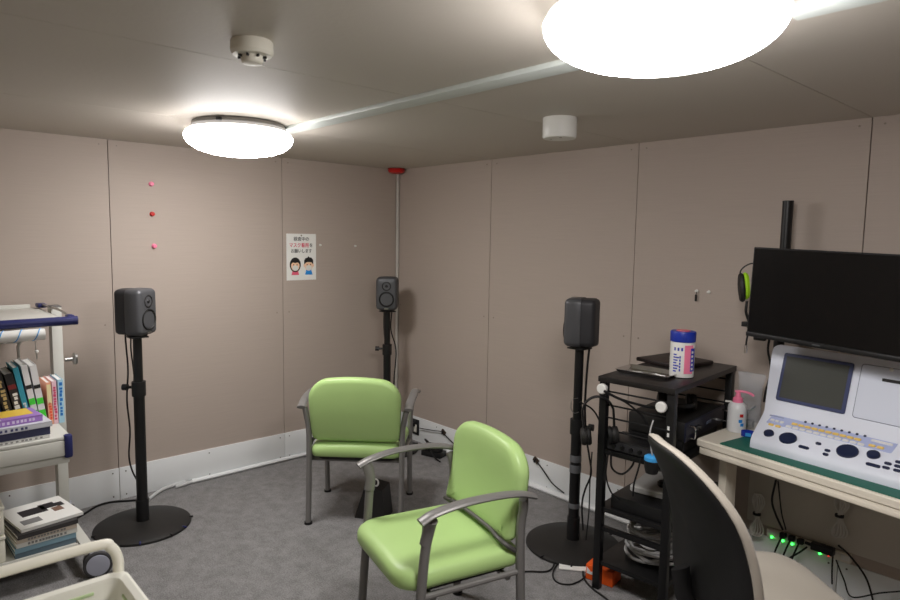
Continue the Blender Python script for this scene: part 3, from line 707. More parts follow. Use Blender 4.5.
# pump bottle, wristband and film bag
c = onz(736, 431, .7205); c.z = .7205
t = thing('pump_bottle', 'frosted pump bottle with a pink pump at the left end of the desk', 'bottle', c, math.radians(20))
t.scale = (1.25, 1.25, 1.06)
bd = MB().lathe([(.028, 0), (.0315, .004), (.0315, .095), (.029, .112), (.02, .122), (.014, .126)], 32).build('bottle_body', FROST, t)
MB().lathe([(.017, .124), (.0165, .14), (.01, .146), (.007, .165), (.003, .166)], 24).build('collar', PINK, t)
MB().tube([(-.01, 0, .168), (.012, 0, .17), (.036, -.0, .166), (.05, 0, .156)], .006, 8, up=(0, 0, 1), rv=.005).build('nozzle', PINK, t)
MB().box((-.03, 0, .122), (.022, .012, .006), bev=.002).build('spout', WHITE, t)
a = math.atan2(CAM.y - c.y, CAM.x - c.x) - math.radians(20)
for dz, m, da in ((.068, RED, .5), (.045, PBLUE, .4), (.03, PBLUE, .6)):
    MB().rings([[(.0319*math.cos(a+da+.4*k/4-.2), .0319*math.sin(a+da+.4*k/4-.2), zz) for k in range(5)] for zz in (dz, dz+.013)], cap0=False, cap1=False, closed=False).build('label_mark', m, t, recalc=False)
c = onz(748, 436, .724)
t = thing('blue_band', 'small blue strap loop standing beside the pump bottle on the mat', 'strap', (c.x, c.y, .724), .4)
MB().rings([[Vector((.028*math.cos(q)*rr_, .02*math.sin(q)*rr_, z)) for q in [2*PI*k/24 for k in range(24)]] for rr_, z in ((1, 0), (1, .022), (.94, .022), (.94, 0), (1, 0))], cap0=False, cap1=False).build('loop', BLUE, t)
MB().box((.0, -.0215, .011), (.022, .003, .014)).build('tag', SKYB, t)
c = onz(746, 424, .7205)
t = thing('film_bag', 'clear plastic bag holding small parts behind the pump bottle', 'bag', (2.787, -.150, .7205), math.radians(4))
t.scale = (.85, .95, 1.35)
rnd = random.Random(5)
rg = []
for z, sx_, sy_ in ((.0, .05, .03), (.03, .06, .035), (.09, .06, .03), (.14, .065, .024), (.175, .07, .012), (.185, .07, .006)):
    rg.append([Vector((sx_*math.cos(q)*rnd.uniform(.88, 1.08), sy_*math.sin(q)*rnd.uniform(.85, 1.1), z + rnd.uniform(-.004, .004) * (z > 0))) for q in [2*PI*k/20 for k in range(20)]])
MB().rings(rg).build('film', GLASSP, t, ang=80)
MB().tube([(-.03, 0, .02), (0, .01, .06), (.03, 0, .075)], .004, 6).build('rod', ALU, t)
MB().box((0, 0, .015), (.05, .03, .025), bev=.004).build('content', mat('dim_grey', (110, 108, 105), .6), t)

# ------------------------------------------------------------------ monitor on its pole
t = thing('monitor_pole', 'tall black pole rising behind the monitor', 'pole', Vector((2.868, -.078, .7205)))
pb = t.location.copy()
MB().cyl((0, 0, 0), (0, 0, 1.728 - pb.z), .022, seg=24).build('pole', BLACKM, t)
MB().lathe([(.034, 0), (.034, .012), (.024, .02)], 24).build('base_flange', BLACKM, t)
MB().cyl((0, 0, 1.728 - pb.z), (0, 0, 1.734 - pb.z), .0225, seg=24).build('end_cap', BLACK, t)
MA = math.radians(-9)
mp = ony(754, 247, -.33)
MWD, MHT = .615, .372
tl = mp
mo = thing('monitor', 'large black monitor, switched off, in front of the black pole', 'monitor', tl, (0, math.radians(1.6), MA))
MB().slab([(x + MWD/2, y - MHT/2) for x, y in rr(MWD, MHT, .004, 3)], [(.002, 0), (0, .002), (0, .018), (.006, .022)], fn=lambda x, y, z: (x, z, y), capfine=False).build('housing', BLACK, mo)
MB().box((MWD/2, -.0004, -MHT/2 + .008), (MWD - .012, .002, MHT - .028)).build('screen', SCREENB, mo)
MB().box((MWD/2, -.003, -MHT + .01), (MWD, .006, .018), bev=.002).build('chin', mat('chin_black', (20, 20, 21), .4), mo)
place_text('acer', .012, mat('logo_grey', (96, 98, 100), .4), mo, (MWD*.47, -.0066, -MHT + .011), (PI/2, 0, 0), name='badge') if False else MB().box((MWD*.47, -.0065, -MHT + .011), (.03, .001, .006), bev=.0004).build('badge', mat('logo_grey', (70, 72, 74), .4), mo)
MB().slab([(x + MWD/2, y - MHT/2) for x, y in rr(.3, .24, .03, 4)], [(0, .02), (.006, .045), (.03, .05)], fn=lambda x, y, z: (x, z, y), capfine=False).build('rear_hump', BLACKS, mo)
# arm joining pole and monitor, part of the pole
mc = tl + Matrix.Rotation(MA, 3, 'Z') @ Vector((.13, .05, -.2))
MB().tube([(0, 0, mc.z - pb.z), ((mc.x - pb.x)*.5, (mc.y - pb.y)*.5, mc.z - pb.z), (mc.x - pb.x, mc.y - pb.y, mc.z - pb.z)], .018, 10, smooth=False).build('arm', BLACKM, t)
MB().cyl((0, 0, mc.z - pb.z - .035), (0, 0, mc.z - pb.z + .035), .03, seg=20).build('clamp', BLACK, t)
# headset hanging left of the monitor
c = ony(746, 286, -.30)
c = ony(742.5, 287, -.27)
t = thing('headset', 'black headset with lime ear pads hanging beside the monitor', 'headset', c + Vector((.02, .022, 0)), (0, math.radians(-6), math.radians(34)))
MB().tube([(-.035, 0, .03), (-.03, 0, .075), (.01, 0, .1), (.06, 0, .09), (.09, 0, .04)], .003, 8).build('headband', BLACK, t)
MB().tube([(-.036, 0, .05), (-.04, 0, .02), (-.038, 0, -.02)], .005, 8).build('slider', BLACK, t)
e_ = MB().lathe([(.02, -.014), (.04, -.010), (.044, 0), (.04, .008)], 28, (-.03, 0, 0), rot=Matrix.Rotation(PI/2, 3, 'Y') @ Matrix.Diagonal((1.45, .9, 1))).build('ear_cup', BLACKS, t)
MB().lathe([(.026, .006), (.042, .008), (.046, .016), (.04, .026), (.024, .027)], 28, (-.03, 0, .006), rot=Matrix.Rotation(PI/2, 3, 'Y') @ Matrix.Diagonal((1.3, .85, 1))).build('ear_pad', LIME, e_)
q = (c.x + .0, c.y + .0)
cable('headset_cable', 'black headset lead hanging beside the monitor', [near(x, y, q) for x, y in [(747, 301), (746, 312), (749, 322), (748, 328)]], .006)
c2 = near(745, 324, q)
tag(MB().box((0, 0, 0), (.025, .02, .022), bev=.003).build('cable_clamp', BLACK, loc=c2), 'black clamp at the lower left corner of the monitor', 'clamp')
t = thing('plug_lead', 'short black lead ending in a silver plug below the monitor corner', 'cable', near(748, 338, q))
z0 = t.location.copy()
MB().tube([near(x, y, q) - z0 for x, y in [(749, 331), (747, 338), (746, 345)]], .004, 8).build('lead', CABLE, t)
MB().cyl(near(746, 345, q) - z0, near(745.5, 353, q) - z0, .007, seg=12).build('plug', CHROME, t)
tag(MB().box((0, 0, 0), (.05, .025, .03), bev=.005).build('monitor_bracket', BLACKS, loc=near(760, 337, (q[0] + .03, q[1] + .05))), 'black bracket under the lower left edge of the monitor', 'bracket')
cable('monitor_cable', 'black cable dropping from the monitor behind the audiometer', [near(x, y, (2.88, -.16)) for x, y in [(770, 336), (768, 350), (771, 370), (766, 390), (764, 402)]], .005)

# ------------------------------------------------------------------ under the desk: power strip, plugs, cables
st0, st1 = ony(766, 534, -.03), ony(851, 552, -.03)
t = thing('power_strip', 'white power strip with lit green switches on the wall under the desk', 'power strip', (st0.x, -.0135, .215))
L_ = st1.x - st0.x
MB().box((L_/2, 0, 0), (L_, .025, .04), bev=.005).build('strip_body', OFFW, t)
for k in range(6): MB().box((.02 + k*(L_-.04)/5, -.0135, .004), (.035, .003, .024), bev=.001).build('socket', WHITE, t)
for px in (771.5, 783, 792.5, 821): 
    x = ony(px, 538, -.03).x - st0.x; MB().cyl((x, -.013, -.013), (x, -.019, -.013), .005, seg=10).build('switch_light', LED, t)
MB().cyl((ony(829, 547, -.03).x - st0.x, -.013, -.012), (ony(829, 547, -.03).x - st0.x, -.016, -.012), .003, seg=10).build('indicator_light', LEDR, t)
for px, lab in ((783, 'black plug at the left end of the power strip'), (792, 'second black plug from the left on the power strip'), (801, 'third black plug from the left on the power strip')):
    x = ony(px, 533, -.045).x
    t = thing('power_plug', lab, 'plug', (x, -.029, .234), 0, 'black plugs in the power strip')
    MB().box((0, -.014, 0), (.026, .026, .024), bev=.004).build('plug_body', BLACK, t)
    MB().tube([(0, -.028, 0), (-.004, -.04, -.02), (-.02, -.045, -.08), (-.03, -.05, -.15)], .004, 8).build('lead', CABLE, t)
x = ony(823, 541, -.05).x
t = thing('power_adapter', 'long black adapter plugged into the power strip', 'adapter', (x, -.0285, .236))
MB().box((0, -.018, 0), (.09, .034, .034), bev=.005).build('adapter_body', BLACK, t)
MB().cyl((-.045, -.018, 0), (-.07, -.016, 0), .007).build('strain_relief', BLACK, t)
def bundle(px, y0_, y1_, lab):
    p0_, p1_ = ony(px, y0_, -.05), ony(px, y1_, -.05); h_ = p0_.z - p1_.z
    t = thing('cable_bundle', lab, 'cable bundle', (p0_.x, -.05, p1_.z), 0, 'tied white cable bundles under the desk')
    rnd = random.Random(px); b = MB()
    for k in range(4):
        w_ = .014 + .008*k/2; o = (k - 1.5) * .006
        b.tube([(o*.4, k*.004-.008, h_*.5), (w_*.8 + o, k*.004-.008, h_*.8), (o, k*.004-.008, h_), (-w_*.8 + o, k*.004-.008, h_*.8), (-o*.4, k*.004-.008, h_*.5), (-w_*.8 + o*1.3, k*.004-.008, h_*.15), (o*1.3, k*.004-.008, 0), (w_*.8 + o*1.3, k*.004-.008, h_*.15), (o*.4, k*.004-.008, h_*.5)], .0035, 6)
    b.build('coiled_cord', mat('white_cord', (206, 204, 196), .5), t)
    MB().lathe([(.017, -.006), (.018, -.005), (.018, .005), (.017, .006)], 16, (0, 0, h_*.52), rot=Matrix.Diagonal((1, .8, 1))).build('tie', BLACK, t)
bundle(758, 494, 536, 'left white cable bundle tied with black, hanging under the desk')
bundle(841, 496, 538, 'right white cable bundle tied with black, hanging under the desk')
for lab, pts, q, r in (
 ('thick black cable dropping from under the desk to the power strip', [(776, 480), (772, 500), (776, 515), (783, 530)], -.07, .005),
 ('thinner black cable swinging from under the desk to the plugs', [(778, 481), (780, 500), (782, 515), (786, 530)], -.075, .0035),
 ('black adapter cable hanging on the right below the strip', [(838, 545), (850, 556), (866, 578), (874, 604)], -.08, .004),
 ('black cable running down from the right end of the power strip', [(833, 552), (832, 570), (832, 584)], -.05, .0035),
 ('thin cable trailing to the right along the white baseboard', [(836, 560), (844, 580), (852, 597), (880, 593), (905, 591)], -.06, .003),
 ('black cable leaning left below the power strip', [(807, 547), (800, 552), (793, 556), (786, 560)], -.06, .004)):
    cable('power_cable', lab, [ony(x, y, q) for x, y in pts], r)

struct(MB().box((3.35, -.006, .465), (1.2, .008, .45), bev=.002).build('trim_6', mat('wall_panel_ivory', (202, 196, 184), .55)))
# ------------------------------------------------------------------ office chair   (local +Y = the way it faces)
OC = Vector((3.232, -1.0, 0)); OF = Vector((.6, .8))
t = thing('office_chair', 'beige office chair with a black back shell in front of the desk', 'office chair', OC, math.atan2(-OF.x, OF.y))
MB().slab([(x, y) for x, y in rr(.48, .46, (.12, .12, .08, .08), 7, 5)], [(.04, -.03), (.01, -.024), (0, -.008), (.004, .014), (.02, .03), (.05, .036)], fn=lambda x, y, z: (x, y + .02, z + .435 - .03*max(0, y/.23)**2 + .02*(x/.24)**2)).build('seat', BEIGE, t, ang=80)
MB().slab(rr(.40, .36, .08, 5), [(.01, .385), (0, .40)], capfine=False).build('seat_shell', BLACK, t)
def fback(x, v, z):
    return (x * (1 - .14 * max(0, v - .1) / .4) , -.235 - .15 * max(0, v / .47) ** 1.4 + .03 * math.sin(PI * min(1, max(0, v/.47))) + z + .75 * x * x, .46 + v * 1.07)
obk = [(x, y + .225) for x, y in rr(.50, .47, (.19, .19, .09, .09), 8, 6)]
MB().slab(obk, [(.03, .018), (.006, .014), (0, .0), (0, -.012), (.002, -.016)], fback).build('back_cushion', BEIGE, t, ang=80)
MB().slab(obk, [(.004, -.013), (.008, -.022), (.02, -.028), (.05, -.032)], fback).build('back_shell', mat('shell_black', (22, 22, 23), .5), t, ang=80)
MB().tube([(0, -.02, .37), (0, -.2, .38), (0, -.275, .45), (0, -.30, .55)], .03, 10, up=(1, 0, 0), rv=.012).build('back_bar', BLACK, t)
MB().cyl((0, 0, .1), (0, 0, .39), .028, seg=20).build('gas_column', BLACK, t)
for k in range(5):
    a = 2*PI*k/5 + .3; d = Vector((math.cos(a), math.sin(a), 0))
    lg = MB().tube([d*.02 + Vector((0, 0, .115)), d*.16 + Vector((0, 0, .1)), d*.29 + Vector((0, 0, .075))], .022, 8, up=(0, 0, 1), rv=.014).build('base_leg', BLACK, t)
    n = Vector((-d.y, d.x, 0)); b = MB()
    for s_ in (-1, 1): b.cyl(d*.29 + n*s_*.008 + Vector((0, 0, .028)), d*.29 + n*s_*.024 + Vector((0, 0, .028)), .0275, seg=20)
    b.cyl(d*.29 + Vector((0, 0, .03)), d*.29 + Vector((0, 0, .075)), .008); b.build('caster', BLACK, lg)

# ------------------------------------------------------------------ book cart at the left wall
CY0, CY1 = -3.02, -2.40          # extent along the wall
t = thing('book_cart', 'grey-white trolley with a navy front bar holding books at the left edge', 'cart', (0, 0, 0))
t.location = (.45, -2.7, 0); co = t.location.copy()
def cbox(name, x0, x1, y0, y1, z0, z1, m, bev=.003, parent=None): 
    return MB().box(((x0+x1)/2 - co.x, (y0+y1)/2 - co.y, (z0+z1)/2), (x1-x0, y1-y0, z1-z0), bev=bev).build(name, m, parent or t)
tr = cbox('top_tray', .10, .80, CY0, -2.405, 1.145, 1.160, CARTW)
MB().tube([(.82 - co.x, CY0 - .02 - co.y, 1.168), (.82 - co.x, -2.382 - co.y, 1.168)], .019, 16, smooth=False).build('front_bar', NAVY, t)
MB().tube([(.79 - co.x, -2.40 - co.y, 1.178), (.5 - co.x, -2.385 - co.y, 1.182), (.14 - co.x, -2.398 - co.y, 1.178)], .006, 8).build('side_rail', ALU, t)
MB().box((.77 - co.x, -2.40 - co.y, 1.178), (.05, .03, .022), bev=.006).build('rail_mount', NAVY, t)
MB().box((.14 - co.x, -2.40 - co.y, 1.174), (.08, .04, .02), bev=.006).build('rail_mount', NAVY, t)
cbox('rear_rail', .085, .10, CY0, -2.44, 1.145, 1.178, CARTW)
for y in (-2.372, CY0 - .02):
    ps = MB()
    ps.box((.345 - co.x, y - co.y, .63), (.008, .045, 1.1), bev=.002)
    ps.box((.31 - co.x, y + .0205 - co.y, .63), (.07, .004, 1.1)); ps.box((.31 - co.x, y - .0205 - co.y, .63), (.07, .004, 1.1))
    pt = ps.build('post', CARTW, t)
    MB().box((.31 - co.x, y - co.y, 1.183), (.078, .047, .008), bev=.002).build('post_cap', mat('cap_grey', (110, 108, 106), .5), pt)
    ft = MB().box((.47 - co.x, y - co.y, .115), (.72, .045, .03), bev=.003).build('foot_bar', CARTW, t)
    for x in (.80, .16):
        az = math.radians(-12 if x > .5 else 60); CR = Matrix.Rotation(az, 3, 'Z'); ax_ = CR @ Vector((1, 0, 0)); o_ = Vector((x + .045 - co.x, y + .028 - co.y, .06)); RX = CR @ Matrix.Rotation(PI/2, 3, 'Y')
        cs = MB()
        for s_ in (-1, 1): cs.lathe([(.02, -.012), (.056, -.012), (.06, -.008), (.06, .008), (.056, .012), (.02, .012)], 28, o_ + ax_*(s_*.018), rot=RX)
        w_ = cs.build('caster', mat('caster_tyre', (66, 66, 68), .6), t)
        MB().lathe([(.047, 0), (.047, .004), (.034, .006), (.002, .006)], 24, o_ + ax_*.03, rot=RX).build('hub', mat('caster_hub', (176, 180, 196), .45), w_)
        h_ = MB(); q_ = CR @ Vector((0, 1, 0)); h_.box(o_ + Vector((0, 0, .048)) + q_*.012, (.034, .09, .03), rz=az, bev=.008); h_.box(o_ + q_*.07 + Vector((0, 0, .02)), (.03, .05, .014), rz=az, bev=.004)
        h_.build('brake_cover', mat('caster_cover', (196, 200, 212), .45), w_)
MB().lathe([(.01, 0), (.01, .035), (.026, .037), (.031, .042), (.028, .052), (.002, .053)], 20, (.335 - co.x, -2.342 - co.y, .915), rot=Matrix.Rotation(-PI/2, 3, 'X')).build('tension_knob', ALU, t)
sh = cbox('drawer_shelf', .12, .82, CY0, -2.425, .645, .66, CARTW)
dr = cbox('drawer_front', .79, .822, CY0, -2.45, .575, .643, CARTW)
cbox('drawer_body', .14, .789, CY0 + .02, -2.46, .57, .64, CARTW)
cbox('lower_lip', .775, .80, CY0, -2.43, .535, .572, CARTW, .003)
MB().box((.812 - co.x, -2.436 - co.y, .615), (.032, .034, .105), bev=.01).build('corner_guard', NAVY, t)
cbox('bottom_shelf', .14, .80, CY0, -2.41, .125, .142, CARTW)
cbox('bottom_lip', .792, .802, CY0, -2.41, .12, .155, CARTW, .002)
fr = MB(); 
fr.tube([(.30 - co.x, CY0 - co.y, 1.02), (.30 - co.x, -2.56 - co.y, 1.02), (.30 - co.x, -2.53 - co.y, .99), (.30 - co.x, -2.53 - co.y, .8)], .007, 8, sub=4); fr.build('wire_frame', ALU, t)
# lint roller under the tray
t = thing('lint_roller', 'white roll with blue diagonal stripes hanging under the cart tray', 'roll', (.838, -2.625, 1.121))
MB().cyl((0, -.13, 0), (0, .115, 0), .024, seg=28).build('roll', WHITE, t)
for k in range(4):
    y = -.11 + .065*k
    MB().tube([(.024*math.cos(a), y + .03*(a/PI), .024*math.sin(a)) for a in [PI*2*j/16 - PI/2 for j in range(12)]], .0022, 6).build('stripe', SKYB, t)
t = thing('wire_hook', 'thin metal hook with white tips hanging above the books', 'hook', (.56, -2.50, 1.06))
MB().tube([(0, -.14, 0), (0, 0, 0), (0, .002, -.05), (0, .004, -.09)], .003, 6, smooth=False).build('rod', ALU, t)
for q in ((0, -.115, 0), (0, -.002, 0), (0, .004, -.055)): MB().lathe([(.002, -.008), (.008, -.004), (.008, .004), (.002, .008)], 12, q).build('tip', WHITE, t)

# books : local X = thickness, Y = depth (spine at -Y... faces +X in the room), Z = height
def book(loc, rot, th, dp, ht, cover, label, group, title=None, band=None, name='book'):
    t = thing(name, label, 'book', loc, rot, group)
    b = MB(); b.box((0, 0, ht/2), (th, .003, ht)); b.box((-th/2 + .001, dp/2, ht/2), (.002, dp, ht)); b.box((th/2 - .001, dp/2, ht/2), (.002, dp, ht))
    b.build('cover', cover, t)
    MB().box((0, dp/2 - .002, ht/2), (th - .004, dp - .008, ht - .006)).build('pages', PAPER, t)
    if title:
        tm, z0, z1 = title; b = MB(); rnd = random.Random(len(label)); z = z1
        while z > z0:
            w_ = th * rnd.uniform(.35, .6); h_ = min(.018, th*.7) * rnd.uniform(.6, 1)
            b.box((rnd.uniform(-.1, .1)*th, -.002, z*ht), (w_, .0012, h_)); z -= (h_ * 1.45) / ht
        b.build('spine_title', tm, t)
    if band:
        for bm_, z0, z1 in band: MB().box((0, -.0021, (z0+z1)/2*ht), (th*.96, .001, (z1-z0)*ht)).build('spine_band', bm_, t)
    return t
B = lambda n, c: mat(n, c, .5)
ROT = PI/2     # local -Y (spine) looks to +X
def upright(y, th, dp, ht, lean, cover, label, title=None, band=None, x=.58):
    t = book((x, y, .6615 + abs(math.sin(lean)) * th / 2), (0, 0, 0), th, dp, ht, cover, label, 'books standing on the cart shelf', title, band)
    t.rotation_mode = 'QUATERNION'
    t.rotation_quaternion = (Matrix.Rotation(lean, 3, 'X') @ Matrix.Rotation(ROT, 3, 'Z')).to_quaternion()
    return t
YW = lambda x: x
ups = [ # y of the spine foot, thickness, depth, height, lean about X (+ leans to -y)
 (-2.412, .022, .16, .205, .0, B('book_ltblue', (170, 212, 232)), 'light blue paperback at the right end of the cart shelf, by the post', (B('ink_blue', (40, 120, 200)), .15, .9), None),
 (-2.434, .018, .16, .200, .02, B('book_pink', (232, 196, 206)), 'pale pink paperback next to the light blue one on the cart', (B('ink_rose', (200, 70, 110)), .1, .85), None),
 (-2.454, .018, .16, .198, .03, B('book_salmon', (236, 170, 140)), 'orange and cream paperback third from the cart post', (B('ink_orange', (230, 90, 60)), .1, .5), [(B('book_cream', (236, 220, 170)), .5, .95)]),
 (-2.480, .026, .21, .285, .13, B('book_grey', (216, 216, 216)), 'tall white binder with green label patches, right of its twin', None, [(HAIR, .62, .68), (B('lime_green', (70, 210, 60)), .36, .46), (B('lime_green', (70, 210, 60)), .12, .26)]),
 (-2.508, .024, .21, .29, .15, B('book_grey', (216, 216, 216)), 'tall white binder with green label patches, left of its twin', None, [(HAIR, .62, .68), (B('lime_green', (70, 210, 60)), .36, .46), (B('lime_green', (70, 210, 60)), .12, .26)]),
 (-2.535, .021, .19, .285, .17, B('book_teal', (52, 146, 168)), 'teal book leaning beside the white binders', (B('ink_pale', (210, 224, 226)), .2, .4), None),
 (-2.562, .032, .19, .26, .19, B('book_black', (34, 32, 32)), 'thick black book with white lettering leaning on the teal book', (WHITE, .12, .62), [(B('ink_dkred', (120, 40, 40)), .72, .8)]),
 (-2.600, .032, .19, .265, .2, B('book_black', (34, 32, 32)), 'thick black book with gold lettering on the cart', (B('ink_gold', (196, 176, 120)), .2, .85), None),
 (-2.636, .02, .18, .23, .2, B('book_navy', (44, 60, 120)), 'navy book with pale stripe leaning at the left of the row', (B('ink_pale', (210, 224, 226)), .2, .8), None),
 (-2.66, .022, .18, .22, .2, B('book_bluewhite', (150, 170, 205)), 'blue-grey book at the photo edge, far left of the row', None, [(WHITE, .2, .5)]),
]
for y, th, dp, ht, ln, cv, lab, ti, ba in ups: upright(y, th, dp, ht, ln, cv, lab, ti, ba)
def flat_book(x, y, z, rz, w_, d_, th, cover, label, group, top=None, edge=None, soft=False):
    """lying book, spine towards +X"""
    t = thing('book', label, 'book', (x, y, z), rz, group)
    b = MB(); b.box((0, 0, .001), (d_, w_, .002)); b.box((0, 0, th - .001), (d_, w_, .002)); b.box((d_/2 - .001, 0, th/2), (.002, w_, th)); b.build('cover', cover, t)
    MB().box((-.002, 0, th/2), (d_ - .008, w_ - .006, th - .004)).build('pages', PAPER, t)
    if top:
        for m, x0, x1, y0, y1 in top: MB().box(((x0+x1)/2*d_, (y0+y1)/2*w_, th + .0004), (abs(x1-x0)*d_, abs(y1-y0)*w_, .001)).build('cover_print', m, t)
    if edge:
        m, y0, y1 = edge; b = MB(); rnd = random.Random(len(label)); yy = y0
        while yy < y1:
            b.box((d_/2 + .0004, yy*w_, th*.5), (.001, .009, th*.45)); yy += rnd.uniform(.045, .07)
        b.build('spine_title', m, t)
    return t
gs = 'books lying at the front of the cart shelf'
z = .6605
flat_book(.71, -2.655, z, math.radians(3), .30, .185, .014, B('book_white', (222, 222, 220)), 'lowest white book of the lying pile on the cart shelf', gs, edge=(B('ink_grey', (130, 130, 130)), -.4, .42)); z += .0145
flat_book(.70, -2.655, z, math.radians(2), .31, .19, .034, B('book_navyline', (58, 60, 92)), 'thick white-paged book with a dark back cover in the lying pile', gs); z += .0345
flat_book(.71, -2.645, z, math.radians(4), .30, .19, .022, B('book_white2', (206, 208, 216)), 'thin white book with a navy corner in the lying pile', gs, edge=(B('ink_navy', (60, 64, 110)), -.3, .2)); z += .0225
flat_book(.69, -2.66, z, math.radians(5), .27, .17, .026, B('book_violet', (160, 120, 196)), 'violet book with a yellow and white cover on top of the lying pile', gs,
          top=[(B('cover_yellow', (236, 200, 80)), -.48, .2, -.02, .42), (B('cover_lilac', (214, 200, 226)), -.48, .48, -.48, -.05), (B('ink_violet', (110, 70, 150)), -.1, .15, -.25, -.08)], edge=(B('ink_lilac', (220, 205, 235)), -.42, .4))
# magazines on the bottom shelf
gm = 'magazines lying on the bottom cart shelf'
z = .1425
cols = [('mag_slate', (96, 116, 130), 'grey-blue magazine at the bottom of the pile on the lowest cart shelf', .024), ('mag_blue', (134, 168, 186), 'light blue magazine second from the bottom of the low pile', .024), ('mag_white', (222, 222, 216), 'white magazine in the middle of the low pile', .022),
        ('mag_orange', (204, 192, 176), 'tan magazine in the low pile', .018), ('mag_black', (60, 58, 58), 'black-edged magazine just below the white cover sheet', .018)]
for k, (n, c, lab, th) in enumerate(cols):
    flat_book(.63 + .004*k, -2.53 - .003*(k % 2), z, math.radians(2 + k), .235, .26, th, B(n, c), lab, gm, edge=(B('ink_grey', (130, 130, 130)), -.3, .3) if k in (2, 3) else None); z += th + .0005
flat_book(.60, -2.515, z, math.radians(9), .25, .29, .012, PAPER, 'white magazine with black photos on its cover, topmost of the low pile', gm,
          top=[(B('print_dark', (44, 42, 46)), -.25, .02, -.3, .12), (B('print_dark', (44, 42, 46)), -.3, -.08, .05, .3), (B('print_brown', (130, 100, 84)), -.05, .13, .18, .34), (B('print_dark', (44, 42, 46)), -.22, -.05, .3, .42), (B('ink_grey', (130, 130, 130)), .15, .34, -.4, -.1)])
for k, (z0, hh, lab) in enumerate(((.1425, .12, 'lower cream box beside the magazines on the cart'), (.263, .13, 'upper cream box beside the magazines on the cart'))):
    t = thing('storage_box', lab, 'box', (.66, -2.775, z0), 0, 'cream boxes on the cart')
    MB().box((0, 0, hh*.42), (.22, .2, hh*.84), bev=.01).build('box_body', CREAM, t); MB().box((0, 0, hh*.92), (.226, .206, hh*.16), bev=.008).build('lid', CREAM, t)

# ------------------------------------------------------------------ white basket trolley in the foreground
BO = Vector((2.33, -2.62, .72))
t = thing('basket_trolley', 'white basket trolley with a bent tube handle at the bottom left', 'trolley', (2.58, -2.92, 0), 0)
to = t.location.copy()
BX0, BX1, BY0, BY1 = 2.325 - to.x, 2.83 - to.x, -3.22 - to.y, -2.63 - to.y
cx, cy, bw, bd_ = (BX0+BX1)/2, (BY0+BY1)/2, BX1-BX0, BY1-BY0
RO = lambda ins, z: [Vector((x + cx, y + cy, z)) for x, y in rr(bw - 2*ins, bd_ - 2*ins, .03, 6)]
zt_ = .724
bk = MB().rings([RO(.05, .50), RO(.02, .55), RO(.006, zt_ - .012), RO(-.012, zt_ - .006), RO(-.014, zt_), RO(-.006, zt_ + .004), RO(.008, zt_), RO(.012, zt_ - .01), RO(.026, .555), RO(.055, .508)]).build('basket', mat('basket_white', (232, 232, 222), .4), t)
PGR = mat('pale_green', (186, 208, 160), .6)
for i in range(2):
    for j in range(4):
        y = BY1 - .10 - .13*j; zz = zt_ - .024 - .022*i
        MB().box((BX0 + .013 + .002*i, y, zz), (.006, .075, .008), bev=.002).build('slot', PGR, bk)
        x = BX0 + .1 + .12*j
        if j < 3: MB().box((x, BY1 - .013 - .002*i, zz), (.07, .006, .008), bev=.002).build('slot', PGR, bk)
hz = .80
hy1, hy0 = -2.632 - to.y, -3.22 - to.y
MB().tube([(BX0 - .01, hy1, .45), (BX0 - .01, hy1, .70), (BX0 - .012, hy1, hz - .045), (BX0 - .016, hy1 - .014, hz - .012), (BX0 - .02, hy1 - .05, hz), (BX0 - .02, (hy1+hy0)/2, hz), (BX0 - .02, hy0 + .05, hz), (BX0 - .016, hy0 + .014, hz - .012), (BX0 - .012, hy0, hz - .045), (BX0 - .01, hy0, .70), (BX0 - .01, hy0, .45)], .0125, 14).build('handle', CREAM, t)
for x in (BX0 + .01, BX1 - .03):
    for y in (BY0 + .03, BY1 - .01):
        lg = MB().cyl((x - .02, y, .06), (x - .02, y, .6 if x > 0 else .46), .0115, seg=14).build('leg', CREAM, t)
        MB().lathe([(.01, -.012), (.03, -.012), (.032, 0), (.03, .012), (.01, .012)], 20, (x - .02, y, .032), rot=Matrix.Rotation(PI/2, 3, 'X')).build('caster', mat('caster_tyre', (66, 66, 68), .6), lg)
MB().rings([RO(.06, .2), RO(.03, .25), RO(.0, .33), RO(-.006, .333), RO(.008, .333), RO(.036, .255), RO(.065, .208)]).build('lower_basket', mat('basket_white', (232, 232, 222), .4), t)

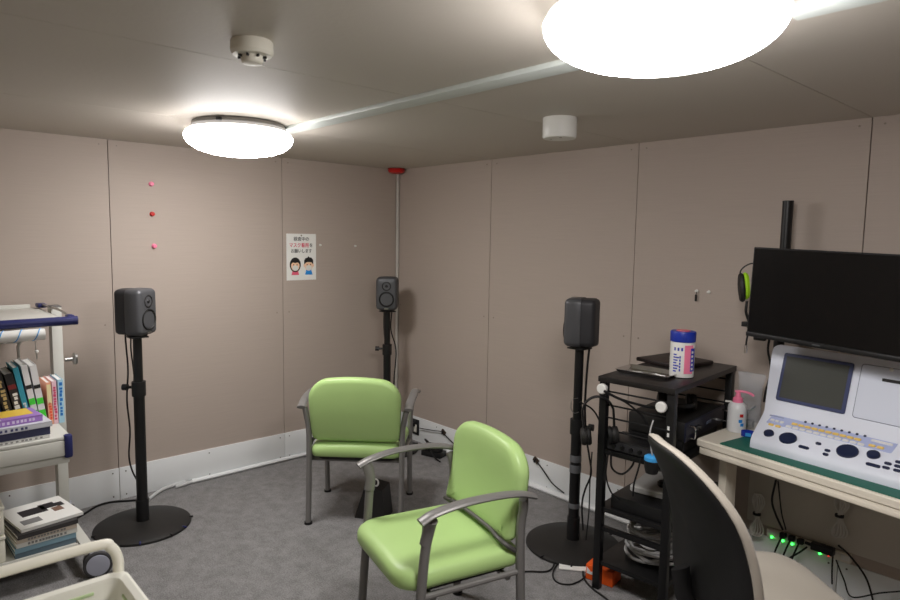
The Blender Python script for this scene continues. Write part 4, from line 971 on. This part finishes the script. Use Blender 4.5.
# ------------------------------------------------------------------ cords and outlets along the walls
pts = [onz(149, 499, .012), onz(158, 492, .012), onz(168, 487, .012), onz(185, 482, .012), Vector((.05, -1.72, .012)), Vector((.033, -1.62, .013))]
tag(MB().tube(pts, .010, 10).build('white_cord_cover', mat('cord_cover_grey', (196, 198, 198), .5)), 'white flexible cord cover from the left wall to the speaker stand', 'cord cover')
cable('floor_cable', 'black cable from under the book cart to the speaker stand', [Vector((max(p_.x, .03), p_.y, p_.z)) for p_ in (onz(x, y, .006) for x, y in [(70, 522), (84, 514), (97, 506), (110, 500), (125, 501), (138, 500)])], .006)
p = ony(417, 428, 0)
t = thing('wall_outlet', 'black-framed wall outlet on the back baseboard beside the far green chair', 'outlet', (p.x, -.008, .112))
MB().box((0, -.005, 0), (.075, .010, .118), bev=.003).build('frame', BLACK, t)
MB().box((0, -.0105, -.01), (.034, .003, .06), bev=.001).build('socket_face', OFFW, t)
MB().box((-.012, -.02, .018), (.03, .026, .026), bev=.004).build('plug', BLACK, t)
def clip(px, py, lab):
    p = ony(px, py, -.01); t = thing('cable_clip', lab, 'cable clip', (p.x, -.009, p.z), (0, math.radians(30), 0), 'cable clips on the back baseboard')
    MB().box((0, -.006, 0), (.042, .012, .03), bev=.003).build('clip_body', mat('clip_brown', (70, 56, 44), .5), t); MB().box((0, -.015, 0), (.012, .008, .03), bev=.002).build('latch', BLACK, t)
clip(444, 432, 'dark cable clip on the back baseboard near the outlet')
clip(536.5, 460, 'dark cable clip on the back baseboard beside the nearer green chair')
cable('wall_cable', 'black cable from the outlet to the first clip', [ony(x, y, -.03) for x, y in [(419, 428), (430, 430), (442, 431.5)]], .0035)
cable('wall_cable', 'black cable drooping from the clip behind the nearer chair', [ony(x, y, -.03) for x, y in [(444, 434), (450, 440), (456, 446), (470, 460)]], .004)
cable('wall_cable', 'black cable from the second clip to the floor cover', [ony(x, y, -.032) for x, y in [(537, 462), (543, 470), (552, 483), (564, 493)]], .004)
t = thing('adapter_box', 'flat black power box on the floor by the room corner', 'adapter', (.60, -.12, 0), .3)
MB().box((0, 0, .02), (.16, .09, .038), bev=.005).build('case', BLACK, t)
MB().box((0, 0, .0605), (.12, .07, .04), bev=.005).build('upper_case', BLACKS, t)
cable('adapter_cable', 'black cable arching over the power box in the corner', [(.54, -.12, .085), (.56, -.17, .12), (.62, -.19, .1), (.68, -.19, .03), (.74, -.18, .006)], .005)
